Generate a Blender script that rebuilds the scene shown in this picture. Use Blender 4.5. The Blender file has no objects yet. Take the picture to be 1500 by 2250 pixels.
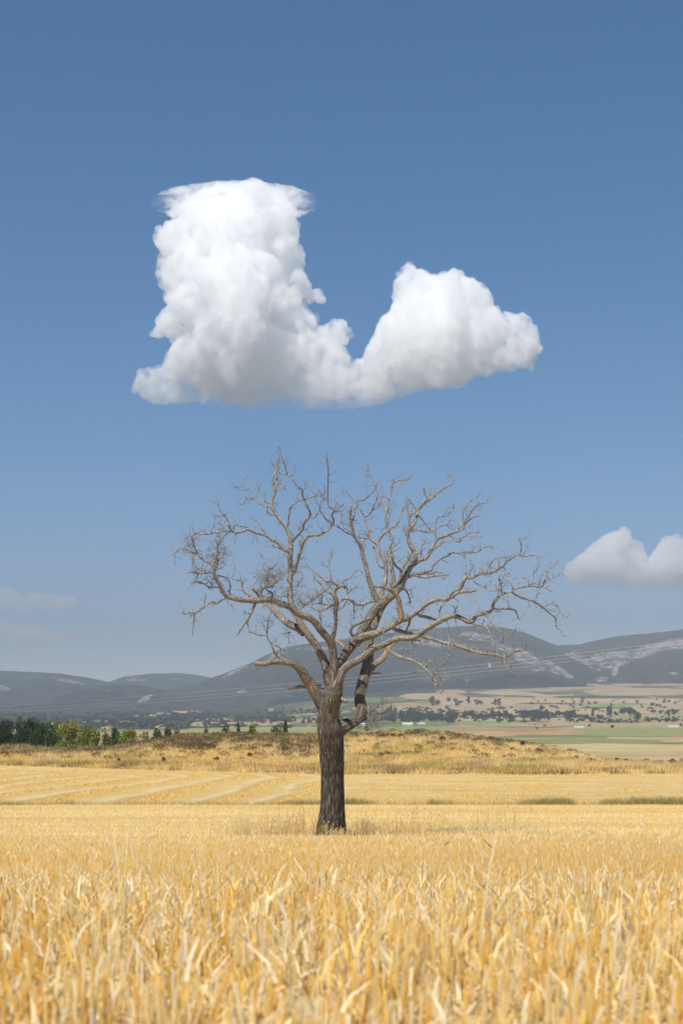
import bpy, math, random
import numpy as np
from mathutils import Vector

random.seed(7)
rng = np.random.default_rng(7)
scene = bpy.context.scene
COL = scene.collection

# ------------------------------------------------------------------ camera, sky, sun, exposure
F = 3125.0                      # focal length in photo pixels (50 mm lens, photo 2250 px high)
HOR = 1600.0                    # photo row of the horizon
TREE_D = 33.0                   # metres to the dead tree
cam_data = bpy.data.cameras.new("camera")
cam = bpy.data.objects.new("camera", cam_data)
COL.objects.link(cam)
cam.location = (0, 0, 0)
cam.rotation_euler = (math.radians(90), 0, 0)
cam_data.lens = 50
cam_data.sensor_width = 36
cam_data.sensor_fit = 'AUTO'
cam_data.shift_y = (HOR - 1125) / 2250
cam_data.clip_start = 0.05
cam_data.clip_end = 60000
cam_data.dof.use_dof = True
cam_data.dof.focus_distance = TREE_D
cam_data.dof.aperture_fstop = 6.0
scene.camera = cam

SUN_EL, SUN_DIR = 55.0, (-0.40, -0.92)       # sun behind the camera's left shoulder
world = bpy.data.worlds.new("World")
scene.world = world
world.use_nodes = True
wn = world.node_tree.nodes
wl = world.node_tree.links
wn.clear()
sky = wn.new('ShaderNodeTexSky')
sky.sky_type = 'NISHITA'
sky.sun_disc = False
sky.sun_elevation = math.radians(SUN_EL)
sky.sun_rotation = math.atan2(SUN_DIR[0], SUN_DIR[1])
sky.altitude = 600
sky.air_density = 0.7
sky.dust_density = 0.0
sky.ozone_density = 2.7
bg = wn.new('ShaderNodeBackground')
bg.inputs['Strength'].default_value = 0.104
wo = wn.new('ShaderNodeOutputWorld')
hs = wn.new('ShaderNodeHueSaturation')
hs.inputs['Saturation'].default_value = 1.38
tm = wn.new('ShaderNodeMix'); tm.data_type = 'RGBA'; tm.blend_type = 'MULTIPLY'
tm.inputs[0].default_value = 1.0
tm.inputs[7].default_value = (1.68, 1.17, 0.99, 1)
wl.new(sky.outputs[0], hs.inputs['Color'])
wl.new(hs.outputs[0], tm.inputs[6])
wl.new(tm.outputs[2], bg.inputs[0])
wl.new(bg.outputs[0], wo.inputs[0])

sun_data = bpy.data.lights.new("sun", 'SUN')
sun_data.energy = 5.0
sun_data.angle = math.radians(0.55)
sun_data.color = (1.0, 0.94, 0.85)
sun = bpy.data.objects.new("sun", sun_data)
COL.objects.link(sun)
ce = math.cos(math.radians(SUN_EL))
sd = Vector((SUN_DIR[0] * ce, SUN_DIR[1] * ce, math.sin(math.radians(SUN_EL)) * math.hypot(*SUN_DIR))).normalized()
sun.rotation_euler = sd.to_track_quat('Z', 'Y').to_euler()

scene.view_settings.view_transform = 'Standard'
scene.view_settings.look = 'None'
scene.view_settings.exposure = 0.3
scene.view_settings.gamma = 1.0
scene.view_settings.use_curve_mapping = False
scene.render.engine = 'CYCLES'
cy = scene.cycles
cy.max_bounces = 40
cy.diffuse_bounces = 3
cy.glossy_bounces = 2
cy.transmission_bounces = 3
cy.transparent_max_bounces = 8
cy.volume_bounces = 40
cy.volume_step_rate = 1.0
cy.volume_max_steps = 256
cy.use_denoising = True
cy.denoiser = 'OPENIMAGEDENOISE'
cy.caustics_reflective = False
cy.caustics_refractive = False

# ------------------------------------------------------------------ helpers
def P(px, py, Y):
    """photo pixel -> world point at depth Y"""
    return ((px - 750) / F * Y, Y, (HOR - py) / F * Y)

def tag(o, label=None, cat=None, group=None, kind=None):
    if label: o['label'] = label
    if cat: o['category'] = cat
    if group: o['group'] = group
    if kind: o['kind'] = kind
    return o

def link(name, me, mat=None, parent=None):
    o = bpy.data.objects.new(name, me)
    COL.objects.link(o)
    if mat is not None and me is not None and len(me.materials) == 0:
        me.materials.append(mat)
    if parent is not None: o.parent = parent
    return o

def empty(name, loc=(0, 0, 0), rz=0.0):
    o = bpy.data.objects.new(name, None)
    o.empty_display_size = 0.2
    COL.objects.link(o)
    o.location = loc
    o.rotation_euler.z = rz
    return o

def mesh_np(name, verts, faces, col=None, uv=None, smooth=False, attrs=None):
    """faces: (n,3) or (n,4) int array, or list of such arrays"""
    if not isinstance(faces, list): faces = [faces]
    faces = [np.asarray(f, dtype=np.int32) for f in faces if len(f)]
    me = bpy.data.meshes.new(name)
    verts = np.asarray(verts, dtype=np.float32)
    me.vertices.add(len(verts))
    me.vertices.foreach_set('co', verts.ravel())
    loops = np.concatenate([f.ravel() for f in faces])
    tot = np.concatenate([np.full(len(f), f.shape[1], dtype=np.int32) for f in faces])
    st = np.concatenate([[0], np.cumsum(tot)[:-1]]).astype(np.int32)
    me.loops.add(len(loops))
    me.loops.foreach_set('vertex_index', loops)
    me.polygons.add(len(tot))
    me.polygons.foreach_set('loop_start', st)
    me.polygons.foreach_set('use_smooth', np.full(len(tot), smooth, dtype=bool))
    if uv is not None:
        l = me.uv_layers.new(name='UVMap')
        l.data.foreach_set('uv', np.asarray(uv, dtype=np.float32)[loops].ravel())
    if col is not None:
        a = me.color_attributes.new('Col', 'FLOAT_COLOR', 'POINT')
        c = np.ones((len(verts), 4), dtype=np.float32)
        c[:, :3] = col
        a.data.foreach_set('color', c.ravel())
    for k, v in (attrs or {}).items():
        a = me.attributes.new(k, 'FLOAT', 'POINT')
        a.data.foreach_set('value', np.asarray(v, dtype=np.float32))
    me.update(calc_edges=True)
    return me

_perm = np.random.default_rng(3).random((256, 256))
def vnoise(x, y, seed=0):
    """smooth 2D value noise in 0..1 (numpy)"""
    x = np.asarray(x, dtype=float) + seed * 17.31; y = np.asarray(y, dtype=float) + seed * 9.7
    xi = np.floor(x).astype(int); yi = np.floor(y).astype(int)
    fx = x - xi; fy = y - yi
    fx = fx * fx * (3 - 2 * fx); fy = fy * fy * (3 - 2 * fy)
    a = _perm[xi % 256, yi % 256]; b = _perm[(xi + 1) % 256, yi % 256]
    c = _perm[xi % 256, (yi + 1) % 256]; d = _perm[(xi + 1) % 256, (yi + 1) % 256]
    return (a * (1 - fx) + b * fx) * (1 - fy) + (c * (1 - fx) + d * fx) * fy

def fbm(x, y, oct=4, seed=0):
    s = 0; a = 0.5; t = 0
    x = np.asarray(x, dtype=float); y = np.asarray(y, dtype=float)
    x, y = 0.83 * x - 0.56 * y, 0.56 * x + 0.83 * y
    for i in range(oct):
        s = s + a * vnoise(x, y, seed + i); t += a; a *= 0.5
        x, y = 1.62 * x - 1.18 * y + 3.1, 1.18 * x + 1.62 * y - 1.7
    return s / t

class NT:
    """tiny node-tree writer"""
    def __init__(self, name):
        self.m = bpy.data.materials.new(name); self.m.use_nodes = True
        self.t = self.m.node_tree; self.n = self.t.nodes; self.n.clear()
        self.out = self.n.new('ShaderNodeOutputMaterial')
    def node(self, typ, props=None, **ins):
        nd = self.n.new(typ)
        for k, v in (props or {}).items(): setattr(nd, k, v)
        for k, v in ins.items():
            key = int(k[1:]) if k[0] == 'i' and k[1:].isdigit() else k.replace('_', ' ')
            self.set(nd.inputs[key], v)
        return nd
    def set(self, sock, v):
        if isinstance(v, bpy.types.Node): v = v.outputs[0]
        if isinstance(v, bpy.types.NodeSocket): self.t.links.new(v, sock)
        else:
            if hasattr(sock.default_value, '__len__') and len(sock.default_value) == 4 and len(v) == 3: v = (*v, 1)
            sock.default_value = v
    def math(self, op, a, b=0.0, c=0.0):
        nd = self.n.new('ShaderNodeMath'); nd.operation = op
        for i, v in enumerate((a, b, c)): self.set(nd.inputs[i], v)
        return nd.outputs[0]
    def mix(self, f, a, b, mode='MIX'):
        nd = self.n.new('ShaderNodeMix'); nd.data_type = 'RGBA'; nd.blend_type = mode
        self.set(nd.inputs[0], f); self.set(nd.inputs[6], a); self.set(nd.inputs[7], b)
        return nd.outputs[2]
    def ramp(self, f, stops, interp='LINEAR'):
        nd = self.n.new('ShaderNodeValToRGB'); r = nd.color_ramp; r.interpolation = interp
        while len(r.elements) < len(stops): r.elements.new(0.5)
        for e, (p, c) in zip(r.elements, stops):
            e.position = p; e.color = (*c, 1) if not isinstance(c, (int, float)) else (c, c, c, 1)
        self.set(nd.inputs[0], f)
        return nd.outputs[0]
    def noise(self, vec, scale, detail=4, rough=0.55, dist=0.0):
        nd = self.n.new('ShaderNodeTexNoise')
        self.set(nd.inputs['Vector'], vec)
        nd.inputs['Scale'].default_value = scale; nd.inputs['Detail'].default_value = detail
        nd.inputs['Roughness'].default_value = rough; nd.inputs['Distortion'].default_value = dist
        return nd.outputs[0]
    def pos(self, scale=(1, 1, 1)):
        g = self.n.new('ShaderNodeTexCoord')
        m = self.n.new('ShaderNodeMapping'); self.set(m.inputs[0], g.outputs['Object']); m.inputs['Scale'].default_value = scale
        return m.outputs[0]
    def uv(self, scale=(1, 1, 1)):
        g = self.n.new('ShaderNodeTexCoord')
        m = self.n.new('ShaderNodeMapping'); self.set(m.inputs[0], g.outputs['UV']); m.inputs['Scale'].default_value = scale
        return m.outputs[0]
    def attr(self, name):
        a = self.n.new('ShaderNodeAttribute'); a.attribute_name = name
        return a
    def bump(self, h, strength=0.5, dist=0.02):
        b = self.n.new('ShaderNodeBump'); b.inputs['Strength'].default_value = strength; b.inputs['Distance'].default_value = dist
        self.set(b.inputs['Height'], h); return b.outputs[0]
    def principled(self, col, rough=0.8, normal=None, spec=0.3):
        p = self.n.new('ShaderNodeBsdfPrincipled')
        self.set(p.inputs['Base Color'], col); self.set(p.inputs['Roughness'], rough)
        p.inputs['Specular IOR Level'].default_value = spec
        if normal is not None: self.set(p.inputs['Normal'], normal)
        return p
    def surf(self, sh): self.set(self.out.inputs['Surface'], sh); return self.m
    def vol(self, sh): self.set(self.out.inputs['Volume'], sh); return self.m
# ------------------------------------------------------------------ haze box (air between camera and mountains)
def box_mesh(name, x0, x1, y0, y1, z0, z1):
    v = [(x, y, z) for z in (z0, z1) for y in (y0, y1) for x in (x0, x1)]
    f = [(0, 2, 3, 1), (4, 5, 7, 6), (0, 1, 5, 4), (2, 6, 7, 3), (0, 4, 6, 2), (1, 3, 7, 5)]
    return mesh_np(name, v, np.array(f))
HAZE_TOP = 900.0
m = NT("haze_air")
m.vol(m.node('ShaderNodeVolumePrincipled', None, Color=(0.425, 0.485, 0.585), Density=0.000155, Anisotropy=0.0))
m.m.cycles.homogeneous_volume = True
hz = link("haze", box_mesh("haze", -7000, 7000, -250, 11500, -42, HAZE_TOP), m.m)
tag(hz, "pale blue summer haze filling the valley air", None, None, "stuff")

# ------------------------------------------------------------------ clouds (real volumes, beyond and above the haze box)
def poly_dist(px, py, poly):
    """signed distance (positive inside) of points to polygon, photo pixels"""
    poly = np.array(poly, dtype=float); n = len(poly)
    d = np.full(px.shape, 1e9); ins = np.zeros(px.shape, dtype=bool)
    for i in range(n):
        a = poly[i]; b = poly[(i + 1) % n]; ab = b - a
        t = np.clip(((px - a[0]) * ab[0] + (py - a[1]) * ab[1]) / (ab @ ab + 1e-9), 0, 1)
        d = np.minimum(d, np.hypot(px - a[0] - t * ab[0], py - a[1] - t * ab[1]))
        c = ((a[1] > py) != (b[1] > py)) & (px < (b[0] - a[0]) * (py - a[1]) / (b[1] - a[1] + 1e-12) + a[0])
        ins ^= c
    return np.where(ins, d, -d)

def cloud_puffs(poly, n1=120, levels=((0.42, 900), (0.4, 3000)), rmax=90, flat=0.75, seed=1, keep=4, rmin=9, edge=260, emax=15):
    r_ = np.random.default_rng(seed)
    pl = np.array(poly); x0, y0 = pl.min(0); x1, y1 = pl.max(0)
    X = r_.uniform(x0, x1, 20000); Z = r_.uniform(y0, y1, 20000)
    d = poly_dist(X, Z, poly); k = d > rmin; X, Z, d = X[k], Z[k], d[k]
    idx = r_.choice(len(X), min(n1, len(X)), replace=False)
    X, Z, d = X[idx], Z[idx], d[idx]
    R = np.minimum(d, rmax) * r_.uniform(0.8, 1.0, len(d))
    thick = np.maximum(np.minimum(d, 200) * flat * 1.3 - R * 0.6, 0)
    Yd = r_.uniform(-1, 1, len(d)) * thick
    S = np.stack([X, Yd, Z, R], 1)
    Xn = r_.uniform(x0, x1, 9000); Zn = r_.uniform(y0, y1, 9000); dn = poly_dist(Xn, Zn, poly)
    kn = (dn > 5) & (dn < 30); Xn, Zn, dn = Xn[kn][:500], Zn[kn][:500], dn[kn][:500]     # fill narrow arms so nothing hangs loose
    allS = [S, np.stack([Xn, r_.uniform(-1, 1, len(Xn)) * dn, Zn, dn * r_.uniform(0.75, 1.0, len(Xn))], 1)]; cur = S
    for ratio, cnt in levels:
        i = r_.choice(len(cur), cnt, p=cur[:, 3] ** 1.3 / (cur[:, 3] ** 1.3).sum())
        v = r_.normal(size=(cnt, 3)); v[:, 2] -= 0.25 * r_.random(cnt)   # z is pixel row: upward bias
        v[:, 1] -= 0.35
        v /= np.linalg.norm(v, axis=1)[:, None]
        b = cur[i]
        c = b[:, :3] + v * b[:, 3:4] * 0.93
        rr = b[:, 3] * ratio * r_.uniform(0.55, 1.25, cnt)
        dd = poly_dist(c[:, 0], c[:, 2], poly)
        ok = (dd > rr * 0.65 - keep * 0.5) & (rr > 2.2)
        cur = np.concatenate([c[ok], rr[ok, None]], 1)
        allS.append(cur)
    # small billows riding on the outline
    seg = np.roll(pl, -1, 0) - pl; ln_ = np.hypot(seg[:, 0], seg[:, 1]); ne = edge
    i = r_.choice(len(pl), ne, p=ln_ / ln_.sum()); tt = r_.random(ne)
    ep = pl[i] + seg[i] * tt[:, None]; er = r_.uniform(0.25, 1.0, ne) ** 2 * emax + 3.0
    nrm = np.stack([-seg[i][:, 1], seg[i][:, 0]], 1) / (ln_[i][:, None] + 1e-9)
    for sg in (1, -1):
        q = ep + nrm * sg * er[:, None] * 0.6
        ins = poly_dist(q[:, 0], q[:, 1], poly) > 0
        flatb = (q[:, 1] > y1 - 30)      # keep the base soft and flat
        k = ins & ~flatb
        allS.append(np.stack([q[k, 0], r_.uniform(-1, 1, k.sum()) * 16, q[k, 1], er[k]], 1))
    return np.concatenate(allS)

def cloud_object(name, puffs, D, voxel, mat, label, cat='cloud', group=None, disp=((18, 0.02), (12, 0.05), (6, 0.14)), band=None, persp=1.0):
    s = D / F
    px, yd, py, r = puffs.T
    kk = (D + yd * s * persp) / D
    o3 = np.stack([(px - 750) * s * kk, D + yd * s, (HOR - py) * s * kk], 1)
    base = np.array([o3[:, 0].mean(), D, o3[:, 2].min()])
    me = bpy.data.meshes.new(name)
    me.vertices.add(len(o3)); me.vertices.foreach_set('co', (o3 - base).astype(np.float32).ravel())
    a = me.attributes.new('rad', 'FLOAT', 'POINT'); a.data.foreach_set('value', (r * s).astype(np.float32))
    o = link(name, me, None); o.location = base
    g = bpy.data.node_groups.new(name + '_nodes', 'GeometryNodeTree')
    g.interface.new_socket('Geometry', in_out='INPUT', socket_type='NodeSocketGeometry')
    g.interface.new_socket('Geometry', in_out='OUTPUT', socket_type='NodeSocketGeometry')
    gi = g.nodes.new('NodeGroupInput'); go = g.nodes.new('NodeGroupOutput')
    mp = g.nodes.new('GeometryNodeMeshToPoints')
    na = g.nodes.new('GeometryNodeInputNamedAttribute'); na.data_type = 'FLOAT'; na.inputs['Name'].default_value = 'rad'
    pv = g.nodes.new('GeometryNodePointsToVolume'); pv.resolution_mode = 'VOXEL_SIZE'
    pv.inputs['Voxel Size'].default_value = voxel; pv.inputs['Density'].default_value = 1.0
    sm = g.nodes.new('GeometryNodeSetMaterial'); sm.inputs['Material'].default_value = mat
    L = g.links.new
    L(gi.outputs[0], mp.inputs['Mesh']); L(na.outputs[0], mp.inputs['Radius']); L(mp.outputs[0], pv.inputs['Points'])
    vm = g.nodes.new('GeometryNodeVolumeToMesh'); vm.resolution_mode = 'GRID'; vm.inputs['Threshold'].default_value = 0.35
    L(na.outputs[0], pv.inputs['Radius']); L(pv.outputs[0], vm.inputs[0]); L(vm.outputs[0], sm.inputs[0])
    src = sm.outputs[0]
    for amp, sc in disp:
        sp = g.nodes.new('GeometryNodeSetPosition'); nz = g.nodes.new('ShaderNodeTexNoise')
        nz.inputs['Scale'].default_value = sc; nz.inputs['Detail'].default_value = 5.0; nz.inputs['Roughness'].default_value = 0.55
        ma = g.nodes.new('ShaderNodeMath'); ma.operation = 'MULTIPLY_ADD'; ma.inputs[1].default_value = amp; ma.inputs[2].default_value = -amp * 0.56
        nr = g.nodes.new('GeometryNodeInputNormal'); vs = g.nodes.new('ShaderNodeVectorMath'); vs.operation = 'SCALE'
        L(nz.outputs[0], ma.inputs[0]); L(nr.outputs[0], vs.inputs[0])
        amt = ma.outputs[0]
        if band:
            ps = g.nodes.new('GeometryNodeInputPosition'); sx = g.nodes.new('ShaderNodeSeparateXYZ'); L(ps.outputs[0], sx.inputs[0])
            mr = g.nodes.new('ShaderNodeMapRange'); mr.interpolation_type = 'SMOOTHSTEP'
            ab = g.nodes.new('ShaderNodeMath'); ab.operation = 'SUBTRACT'; ab.inputs[1].default_value = (band[0] + band[1]) / 2; L(sx.outputs[2], ab.inputs[0])
            a2 = g.nodes.new('ShaderNodeMath'); a2.operation = 'ABSOLUTE'; L(ab.outputs[0], a2.inputs[0]); L(a2.outputs[0], mr.inputs['Value'])
            hw_ = (band[1] - band[0]) / 2; mr.inputs['From Min'].default_value = hw_ * 0.8; mr.inputs['From Max'].default_value = hw_ * 1.4; mr.inputs['To Min'].default_value = 0.05
            m2 = g.nodes.new('ShaderNodeMath'); m2.operation = 'MULTIPLY'; L(amt, m2.inputs[0]); L(mr.outputs[0], m2.inputs[1]); amt = m2.outputs[0]
        L(amt, vs.inputs['Scale'])
        L(src, sp.inputs['Geometry']); L(vs.outputs[0], sp.inputs['Offset']); src = sp.outputs[0]
    ss = g.nodes.new('GeometryNodeSetShadeSmooth'); L(src, ss.inputs[0]); L(ss.outputs[0], go.inputs[0])
    md = o.modifiers.new('volume', 'NODES'); md.node_group = g
    return tag(o, label, cat, group)

def cloud_mat(name, dens, nscale, lo, hi, step, z0=0.0, z1=1.0, low=1.0, col=(1, 1, 1), detail=5, veil=None):
    """vapour thinning with noise and, towards the cloud's base, with height (object space, base at 0)"""
    m = NT(name)
    pos = m.pos()
    n = m.noise(pos, nscale, detail, 0.62)
    sp = m.node('ShaderNodeSeparateXYZ', None, Vector=pos)
    hgt = m.node('ShaderNodeMapRange', {'interpolation_type': 'SMOOTHSTEP'}, Value=sp.outputs[2], From_Min=z0, From_Max=z1, To_Min=low, To_Max=1.0)
    e = m.node('ShaderNodeMapRange', {'interpolation_type': 'SMOOTHSTEP'}, Value=n, From_Min=lo, From_Max=hi, To_Min=0.0, To_Max=1.0)
    d = m.math('MULTIPLY', m.math('MULTIPLY', e.outputs[0], hgt.outputs[0]), dens)
    if veil:     # the brim of the veil thins outwards
        zc_, zw_, xc_, r0_, r1_ = veil
        b_ = m.node('ShaderNodeMapRange', {'interpolation_type': 'SMOOTHSTEP'}, Value=m.math('ABSOLUTE', m.math('SUBTRACT', m.math('SUBTRACT', sp.outputs[2], zc_), m.math('MULTIPLY', sp.outputs[1], 0.315))), From_Min=zw_, From_Max=zw_ * 1.5, To_Min=1.0, To_Max=0.0)
        rr_n = m.math('SQRT', m.math('ADD', m.math('POWER', m.math('SUBTRACT', sp.outputs[0], xc_), 2.0), m.math('POWER', m.math('MULTIPLY', sp.outputs[1], 1.1), 2.0)))
        f_ = m.node('ShaderNodeMapRange', {'interpolation_type': 'SMOOTHSTEP'}, Value=rr_n, From_Min=r0_, From_Max=r1_, To_Min=0.0, To_Max=0.95)
        d = m.math('MULTIPLY', d, m.math('SUBTRACT', 1.0, m.math('MULTIPLY', b_.outputs[0], f_.outputs[0])))
    m.vol(m.node('ShaderNodeVolumePrincipled', None, Color=col, Density=d, Anisotropy=0.0))
    m.m.cycles.volume_step_rate = step
    return m.m

tower = [(462,412),(480,400),(520,402),(560,392),(585,405),(600,425),(640,440),(655,480),(655,520),(668,560),(668,600),(690,640),(710,650),
 (700,668),(668,665),(690,700),(700,735),(735,700),(760,705),(775,730),(755,760),(780,800),(790,850),(760,885),(700,880),(640,880),(560,890),
 (470,885),(380,892),(326,893),(286,856),(300,814),(355,805),(375,770),(380,740),(330,740),(345,700),(365,670),(350,620),(340,590),(358,560),(338,530),(340,505),(375,485),(375,455),(400,435)]
right = [(868,600),(895,578),(920,590),(950,605),(1000,592),(1040,615),(1070,650),(1105,690),(1150,690),(1180,720),(1190,765),(1170,810),
 (1100,815),(1020,835),(950,855),(880,865),(800,885),(760,870),(770,800),(805,770),(830,710),(860,680)]
CL_D = 4200.0
LV = ((0.52, 420), (0.42, 3200), (0.45, 9000))
mc = cloud_mat("cloud_vapour", 0.050, 0.030, 0.34, 0.62, 0.16, 0.0, 200.0, 0.35)
tp = cloud_puffs(tower, 75, LV, 78, seed=2, flat=1.0)
rl = np.random.default_rng(4); nl_ = 20000                # lens of small puffs: the veil round the top
qa = rl.uniform(0, 2 * np.pi, nl_); qr = np.sqrt(rl.random(nl_))
lx_ = 517 + np.cos(qa) * qr * 182; ly_ = np.sin(qa) * qr * 145
tk = 6 * np.sqrt(1 - qr ** 2) + 1.0
lz_ = 445 - 12 * (1 - qr ** 1.5) + rl.uniform(-1, 1, nl_) * tk
lz_ = lz_ - 0.85 * ly_ * 0.37            # the far rim of the flat veil shows lower than the near rim
bump = np.array([(700, 20, 800, 40), (680, 0, 840, 40), (720, 0, 850, 34), (650, 10, 790, 45), (735, 10, 810, 30), (462, 0, 415, 9), (480, 0, 409, 12), (508, -5, 408, 13), (530, 0, 409, 12), (548, 3, 406, 12), (566, -4, 405, 13), (584, 0, 411, 10), (594, 0, 416, 6), (572, 0, 402, 5), (492, 0, 405, 5)], float)
tp = np.concatenate([tp, bump, np.stack([lx_, ly_, lz_, np.full(nl_, 5.0)], 1)])
sT = CL_D / F; zb_ = (HOR - tp[:, 2].max()) * sT; xb_ = ((tp[:, 0] - 750) * sT).mean()
vz = (HOR - 438) * sT - zb_
mct = cloud_mat("tower_vapour", 0.050, 0.030, 0.34, 0.62, 0.16, 0.0, 200.0, 0.30, veil=(vz, 17 * sT, (519 - 750) * sT - xb_, 100 * sT, 180 * sT))
cloud_object("cumulus_cloud", tp, CL_D, 3.2, mct,
             "tall white towering cumulus cloud with a flat veil near its top", band=(vz - 20 * sT, vz + 20 * sT))
rp = np.concatenate([cloud_puffs(right, 45, LV, 78, seed=3), np.array([(1140, 0, 765, 38), (1120, 0, 740, 34), (1155, 0, 740, 26), (1090, 0, 770, 40), (1160, 0, 775, 22)], float)])
cloud_object("cumulus_cloud", rp, CL_D * 1.01, 3.2, mc,
             "rounded white cumulus cloud right of the tall tower cloud")
# thin grey vapour joining the two bases, and the flat veil round the tower's top
mthin = cloud_mat("thin_vapour", 0.011, 0.010, 0.36, 0.60, 0.25, 0.0, 60.0, 0.3)
joinp = [(620, 700), (690, 690), (730, 740), (760, 790), (820, 800), (880, 850), (860, 890), (760, 905), (640, 905), (520, 905), (520, 860), (600, 800)]
cloud_object("thin_cloud", cloud_puffs(joinp, 60, LV, 60, seed=8), CL_D * 1.0 + 30, 6, mthin,
             "thin grey vapour joining the bases of the two big clouds")
rlow = [(1236, 1262), (1245, 1238), (1290, 1205), (1320, 1180), (1345, 1170), (1366, 1158), (1378, 1160), (1385, 1178), (1408, 1196), (1420, 1232), (1440, 1200), (1460, 1174), (1492, 1172), (1530, 1190), (1590, 1240), (1560, 1290), (1480, 1300), (1400, 1300), (1300, 1298), (1240, 1290)]
mfar = cloud_mat("far_cloud_vapour", 0.020, 0.004, 0.30, 0.55, 0.2, 0.0, 260.0, 0.12)
cloud_object("low_cumulus_cloud", cloud_puffs(rlow, 110, ((0.5, 700), (0.42, 2500)), 26, seed=5, rmin=3, edge=120, emax=12), 10800, 10, mfar,
             "low hazy cumulus cloud at the right edge above the hills", disp=((40, 0.008), (20, 0.02)))
mfa2 = cloud_mat("faint_cloud_vapour", 0.0055, 0.0022, 0.32, 0.60, 0.25, 0.0, 400.0, 0.2)
for k, (pl, lab) in enumerate([
 ([(-60, 1300), (-20, 1285), (20, 1288), (60, 1305), (110, 1298), (160, 1310), (200, 1335), (120, 1350), (0, 1350), (-60, 1345)], "faint pinkish haze cloud high at the left edge"),
 ([(-80, 1380), (0, 1362), (60, 1368), (120, 1380), (180, 1390), (195, 1410), (100, 1430), (-80, 1435)], "faint haze cloud low at the left edge"),
 ([(330, 1432), (340, 1408), (375, 1398), (405, 1410), (400, 1436)], "small faint haze cloud low in the sky left of the dead tree"),
 ([(450, 1442), (455, 1412), (490, 1400), (540, 1395), (580, 1410), (570, 1440)], "faint haze cloud low in the sky beside the lowest left branch"),
 ([(1470, 1375), (1485, 1352), (1510, 1345), (1560, 1360), (1560, 1385), (1480, 1388)], "small faint cloud resting over the right mountain")]):
    cloud_object("haze_cloud", cloud_puffs(pl, 40, ((0.5, 300), (0.42, 700)), 22, seed=20 + k, rmin=3, edge=30, emax=8), 19000 if k < 4 else 14500, 34, mfa2, lab, disp=((260, 0.0025), (90, 0.008)))
# ------------------------------------------------------------------ terrain heights
def smooth_interp(xs, ys):
    X = np.linspace(xs[0], xs[-1], 4000)
    Yv = np.interp(X, xs, ys)
    return X, Yv
_ga = ([-60, 0, 1, 2, 3, 5, 10, 20, 33, 50, 74.5], [-0.35, -0.52, -0.53, -0.545, -0.58, -0.68, -1.06, -1.75, -2.53, -3.22, -4.05])
def edge_ab(x): return 74.5 + 0.02 * x + 0.6 * (fbm(np.asarray(x) / 9.0, 3.3, 2, 5) - 0.5)
def zA(x, y):
    z = np.interp(y, _ga[0], _ga[1])
    return z + 0.05 * (fbm(np.asarray(x) / 3.0, np.asarray(y) / 3.0, 3, 8) - 0.5) * np.clip((np.asarray(y) - 4) / 20, 0.1, 2)

_bfar = ([-90, -38, -20, 0, 60], [170, 164, 152, 141, 146])
def bfar(x): return np.interp(x, _bfar[0], _bfar[1]) + 1.5 * (fbm(np.asarray(x) / 6.0, 1.7, 3, 2) - 0.5)
P0 = np.array([-21.0, 128.0]); PD = np.array([-0.06, -0.998])
def lanes(x, y):
    """windrow, pale wheel track and painted flank shadow strengths; curved rows at the left, long faint rows at the right"""
    dx = x - P0[0]; dy = (y - P0[1])
    t = np.maximum(dx * PD[0] + dy * PD[1], 0)
    d = np.hypot(dx - t * PD[0], (dy - t * PD[1]) * 0.55)
    d = d + 3.4 * (fbm(x / 8.0, y / 20.0, 3, 4) - 0.5)
    phl = d / 4.3
    phr = (y - 84 + 0.35 * x) / 10.0 + 1.6 * (fbm(x / 16.0, y / 14.0, 3, 6) - 0.5)
    brk = fbm(x / 3.0, y / 7.0, 3, 11); b2 = fbm(x / 4.0, y / 9.0, 3, 14)
    w = np.clip((x + 4) / 8.0, 0, 1); w = np.maximum(w, np.clip((y - 141) / 8.0, 0, 1))
    def g(ph, off, sg): return np.exp(-((((ph + off) % 1.0) - 0.5) / sg) ** 2)
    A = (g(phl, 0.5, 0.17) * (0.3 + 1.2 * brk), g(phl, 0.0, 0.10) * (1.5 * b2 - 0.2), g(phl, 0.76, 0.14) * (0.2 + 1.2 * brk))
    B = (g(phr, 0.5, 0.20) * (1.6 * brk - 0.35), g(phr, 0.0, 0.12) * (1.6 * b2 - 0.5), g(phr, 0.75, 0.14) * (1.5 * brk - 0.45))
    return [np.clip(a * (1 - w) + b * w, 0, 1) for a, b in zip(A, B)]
def swath(x, y):
    return lanes(x, y)[0], None
def zB(x, y):
    y = np.asarray(y, float); x = np.asarray(x, float)
    z = np.interp(y, [70, 74.5, 80, 110, 150, 190], [-4.1, -4.05, -4.02, -4.35, -4.72, -4.8])
    z = z + 0.011 * np.maximum(0, -x) * np.clip((y - 80) / 60, 0, 1)
    s, _ = swath(x, y)
    z = z + 0.10 * s * np.clip((y - 77) / 5, 0, 1)
    return z + 0.05 * (fbm(x / 1.4, y / 1.4, 3, 9) - 0.5)

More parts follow.
